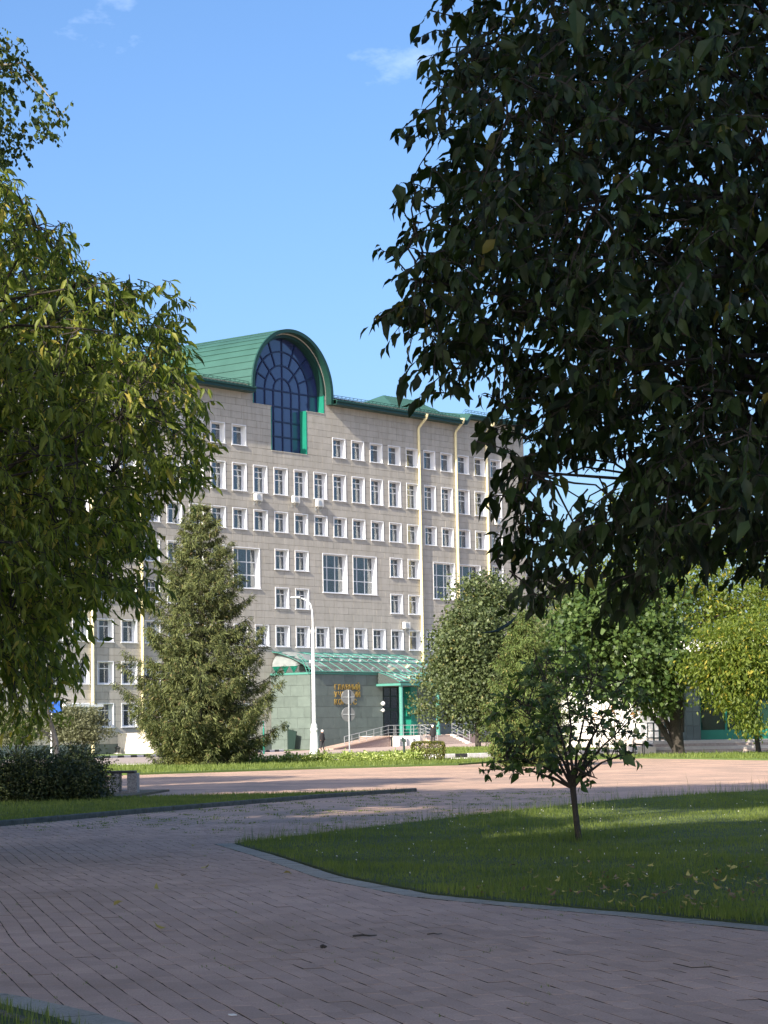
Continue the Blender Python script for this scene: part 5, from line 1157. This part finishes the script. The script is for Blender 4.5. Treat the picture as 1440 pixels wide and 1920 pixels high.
b = MB(); b.lathe([(.01, -.11), (.08, -.07), (.11, 0), (.08, .07), (.01, .11)], (-1.2, 1.0, 2.62), 10); Q(b, 'wall_lamp', M['lampwhite'], True)
for x0, x1, y in ((-4.1, -3.1, -1.0), (-4.1, -3.1, 1.4)):
    b = MB()
    for h in (.9, .55, .25): b.tube([(x0, y, .5+h), (x1, y, .5+h)], .025, 5)
    for x in np.linspace(x0, x1, 5): b.tube([(x, y, .2), (x, y, 1.4)], .025, 5)
    Q(b, 'railing', M['roofdark'])
ww = empty('white_wing', (14.2, 131.0, 0), -.10); tag(ww, 'bright white low building glimpsed between the apple tree and the dark maple', 'building')
b = MB(); b.box(-5.0, 16, 0, 8, -.3, 5.2); b.build('wall', M['whitewall'], ww); b = MB(); b.box(-5.2, 16.2, -.25, 8.2, 5.2, 5.5); b.build('cornice', M['whitewall'], ww)
b = MB()
for k in range(12): b.bbox(-4.8+k*1.7, -3.14+k*1.7, -.06, -.003, -.2, .62, .01)
b.build('plinth', M['palestone'], ww)
for k in range(3): b = MB(); b.box(-3.4+k*4.0, -2.2+k*4.0, -.05, -.004, 3.4, 4.5); b.build('window', M['pane'], ww)
# reddish leaves of a bush in front of the white wall
c = np.array([at(1138, 1332, 120), at(1150, 1326, 120.3), at(1128, 1340, 120.2), at(1190, 1338, 120.5), at(1205, 1322, 120.4), at(1100, 1345, 120)])
bs = np.array([c[:, 0].mean(), 120.2, 0.0])
tree('rowan_tree', 'thin rowan with orange leaves before the white building', 'tree', bs, [bs+[0,0,-.1], bs+[0,0,1.2], bs+[0,0,2.2]], [.04,.03,.015], c, [('crown', T_SMALL, cloud(c, 24, .18, .16, .10, 76), L_['dead'], None)], M['bark'], limb_r=.015, seed=13)
# bicycle rack silhouettes beside the steps
rk = empty('bicycle_rack', (9.35, 92.0, 0)); tag(rk, 'low dark bicycle rack of hoops behind the apple tree', 'bicycle rack')
b = MB()
for k in range(6): x = -.9+k*.36; b.tube([(x, -.3, 0), (x, -.3, .45), (x+.03, -.15, .6), (x+.03, .15, .6), (x, .3, .45), (x, .3, 0)], .025, 5)
b.build('hoop_row', M['black'], rk)
b = MB(); b.tube([(-1.0, -.3, .06), (1.0, -.3, .06)], .025, 5); b.tube([(-1.0, .3, .06), (1.0, .3, .06)], .025, 5); b.build('base_bar', M['black'], rk)

# ------------------------------------------------------------------ grass, weeds, fallen leaves
def blades(name, label, X, Y, z, h, wd, seed, lean=.35, m='grass', parent=None):
    g = gen(seed); n = len(X); P = np.stack([X, Y, np.full(n, z) if np.isscalar(z) else z], 1); a = g.uniform(0, 2*math.pi, n); l = np.abs(g.normal(0, lean, n))
    D = np.stack([np.cos(a)*l, np.sin(a)*l, np.ones(n)], 1); N = np.stack([np.cos(a), np.sin(a), np.full(n, .05)], 1)
    H = h*np.exp(g.normal(0, .30, n)) if np.isscalar(h) else h*np.exp(g.normal(0, .30, n))
    o = scatter(name, T_BLADE, P, D, -N, H, np.full(n, wd)*np.exp(g.normal(0, .2, n)), L_[m], parent)
    o['kind'] = 'stuff'; tag(o, label, 'grass') if parent is None else None; return o
def rand_in(poly, n, seed, xr=None, yr=None, dens=None):
    g = gen(seed); poly_ = np.asarray(poly, float); lo, hi = poly_.min(0), poly_.max(0)
    if xr: lo[0], hi[0] = max(lo[0], xr[0]), min(hi[0], xr[1])
    if yr: lo[1], hi[1] = max(lo[1], yr[0]), min(hi[1], yr[1])
    X = np.zeros(0); Y = np.zeros(0)
    while len(X) < n:
        x = g.uniform(lo[0], hi[0], n); y = g.uniform(lo[1], hi[1], n); k = in_poly(x, y, poly)
        if dens is not None: k &= g.random(n) < dens(x, y)
        X = np.concatenate([X, x[k]]); Y = np.concatenate([Y, y[k]])
    return X[:n], Y[:n]
fall = lambda x, y: np.clip((15.0/np.maximum(y, 10))**1.15, 0, 1)*(np.abs(x) < .185*y+2.0)
X, Y = rand_in(LAWN_R, 190000, 501, dens=fall)
from_edge = poly_dist(X, Y, LAWN_R); hh = np.where(from_edge < .12, .045, .030)+.02*np.sin(X*1.7+np.sin(Y*.9)*2)*np.sin(Y*.8)
tr_ = np.hypot(X-2.0, Y-24.67); hh = hh + .10*np.exp(-(tr_/.22)**2)
blades('grass', 'short green grass of the shaded lawn', X, Y, .008, np.clip(hh, .018, .2), .0055, 502)
X, Y = rand_in(STRIP_L, 42000, 503, dens=lambda x, y: (np.abs(x) < .185*y+2)*1.0); blades('grass', 'grass of the narrow strip before the dark bushes', X, Y, .03, .045, .008, 504)
X, Y = rand_in(CORNER_L, 16000, 505, xr=(-4.2, 0), yr=(7, 13.5)); blades('grass', 'grass in the nearest corner beside the grey paver edging', X, Y, .012, .040, .005, 506)
X, Y = rand_in(VERGE, 30000, 507, dens=lambda x, y: (np.abs(x) < .18*y)*1.0); blades('grass', 'sunlit grass around the spruce and flower bed', X, Y, .05, .10, .02, 508)
X, Y = rand_in(V2, 16000, 509); blades('grass', 'sunlit grass around the lamp column', X, Y, .08, .10, .03, 510)
V3 = [(5.6, 88.2), (9.9, 90.0), (13.15, 79.5), (18, 77), (18, 96), (9, 96)]
X, Y = rand_in(V3, 12000, 511); blades('grass', 'sunlit grass below the side entrance steps', X, Y, .045, .10, .025, 512)
g = gen(520)
# tall stalks at the lawn rim, weeds in the paving joints, clover
X, Y = rand_in(LAWN_R, 900, 521, dens=lambda x, y: (np.abs(x) < .18*y)*(poly_dist(x, y, LAWN_R) < 1.6)*(y > 24)*1.0); blades('grass_stalks', 'taller seed stalks along the far rim of the lawn', X, Y, .03, .17, .005, 522, .25)
sel = gen(523).random(len(bX)); kx = []; ky = []; kz = []
near = (sel < .045) | ((np.hypot((bX+.55)/1.1, (bY-12.9)/.9) < 1) & (sel < .30)) | ((np.hypot((bX-.95)/.45, (bY-15.6)/.7) < 1) & (sel < .55)) | ((bY > 23) & (sel < .16)) | ((bX < -1.0) & (bY < 13) & (sel < .16))
cx = bX[near] + rb[0]*BW*.52 + bD[near][:, 0]*gen(524).uniform(-.1, .1, near.sum()); cy = bY[near] + rb[1]*BW*.52 + bD[near][:, 1]*gen(524).uniform(-.1, .1, near.sum())
k = 9; X = np.repeat(cx, k)+gen(525).normal(0, .016, len(cx)*k)*1.0; Y = np.repeat(cy, k)+gen(526).normal(0, .035, len(cy)*k)
blades('weeds', 'small weeds growing in the paving joints', X, Y, -.010, .014, .008, 527, 1.6)
X, Y = rand_in([(-6, 31.4), (-3.7, 37.3), (.5, 46.5), (4.5, 44.5), (1.2, 33.3), (-.1, 30.0), (-1.8, 28.0)], 420, 528); k = 16
X = np.repeat(X, k)+gen(529).normal(0, .05, 420*k); Y = np.repeat(Y, k)+gen(530).normal(0, .09, 420*k)
ok = ~in_poly(X, Y, LAWN_R) & ~in_poly(X, Y, STRIP_L); blades('weeds', 'weed tufts dotting the far paving joints', X[ok], Y[ok], -.005, .020, .014, 531, 1.6)
X, Y = rand_in(LAWN_R, 110, 532, dens=lambda x, y: (np.abs(x) < .17*y)*(y < 36)*1.0)
P = np.stack([X, Y, .075+gen(533).uniform(0, .03, len(X))], 1); n = len(P); k = 6
P = np.repeat(P, k, 0); D = gen(534).normal(size=P.shape)+[0, 0, .6]; o = scatter('clover_flowers', T_QUAD, P, D, gen(535).normal(size=P.shape), .010, .007, M['whitewall']); o['kind'] = 'stuff'; tag(o, 'tiny white clover heads scattered in the shaded lawn', 'flowers')
# fallen leaves, one by one
fl = []
for m in ('litter', 'litterbrown'):
    for v in range(2):
        tv = T_LEAF[0].copy(); tv[:, 0] *= .62; tv[:, 2] *= (1.3, -1.6)[v]; me = bpy.data.meshes.new('fallen_leaf'); me.from_pydata([tuple(p) for p in tv], [], T_LEAF[1]); me.materials.append(L_[m]); me.update(); fl.append(me)
def drop(x, y, z, i, L, label, group):
    o = link('fallen_leaf', fl[i]); o.location = (x, y, z); o.rotation_euler = (g.normal()*.2, g.normal()*.2, g.uniform(0, 6.28)); s = L*math.exp(g.normal()*.2); o.scale = (s, s, s); tag(o, label, 'leaf', group)
X, Y = rand_in(LAWN_R, 150, 540, dens=lambda x, y: (np.abs(x) < .168*y)*np.exp(-((y-17.2)/2.4)**2)*np.clip(.25+(x-.6)/1.6, .06, 1))
for x, y in zip(X, Y):
    i = int(g.integers(0, 4)); drop(x, y, .042, i, .058, 'yellow fallen leaf lying in the shaded lawn' if i < 2 else 'brown fallen leaf lying in the shaded lawn', 'yellow leaves on the lawn' if i < 2 else 'brown leaves on the lawn')
for px, py, lab, i in ((213, 1701, 'yellow fallen leaf on the pavers, the one lying lowest to the left of the path', 0), (312, 1742, 'yellow fallen leaf on the pavers, nearest to the camera of the path leaves', 1), (297, 1670, 'pale fallen leaf on the pavers in the middle of the path', 1), (338, 1642, 'curled brown fallen leaf on the pavers', 3), (531, 1639, 'pale yellow fallen leaf close to the grey edging', 0), (363, 1586, 'yellow fallen leaf on the far pavers near the lawn tip', 0), (377, 1628, 'small yellow fallen leaf on the pavers below the lawn tip', 1), (1085, 1612, 'brown curled leaf under the apple tree', 2)):
    q = gnd(px, py); drop(q[0], q[1], .012 if py != 1612 else .08, i, .075, lab, None)
def twig_(px, py, l, label, r=.006):
    q = gnd(px, py); o = thing('twig', label, 'twig', (q[0], q[1], .008), g.uniform(-.15, .15)); b = MB(); b.tube([(-l/2, 0, 0), (-l*.1, .006, .004), (l*.2, -.004, .0), (l/2, .002, .002)], [r, r, r*.8, r*.5], 5); b.build('stick', M['bark'], o)
twig_(684, 1757, .145, 'straight dark twig lying on the open pavers'); twig_(607, 1778, .03, 'short dark bit of bark on the pavers', .012); twig_(815, 1754, .09, 'thin forked twig on the pavers beside the straight one', .004)
q = gnd(436, 1906); o = thing('paper_scrap', 'small white scrap of paper on the nearest pavers', 'paper', (q[0], q[1], .006), .4); b = MB(); b.bbox(-.014, .014, -.020, .020, 0, .004, .001); b.build('sheet', M['whitewall'], o)
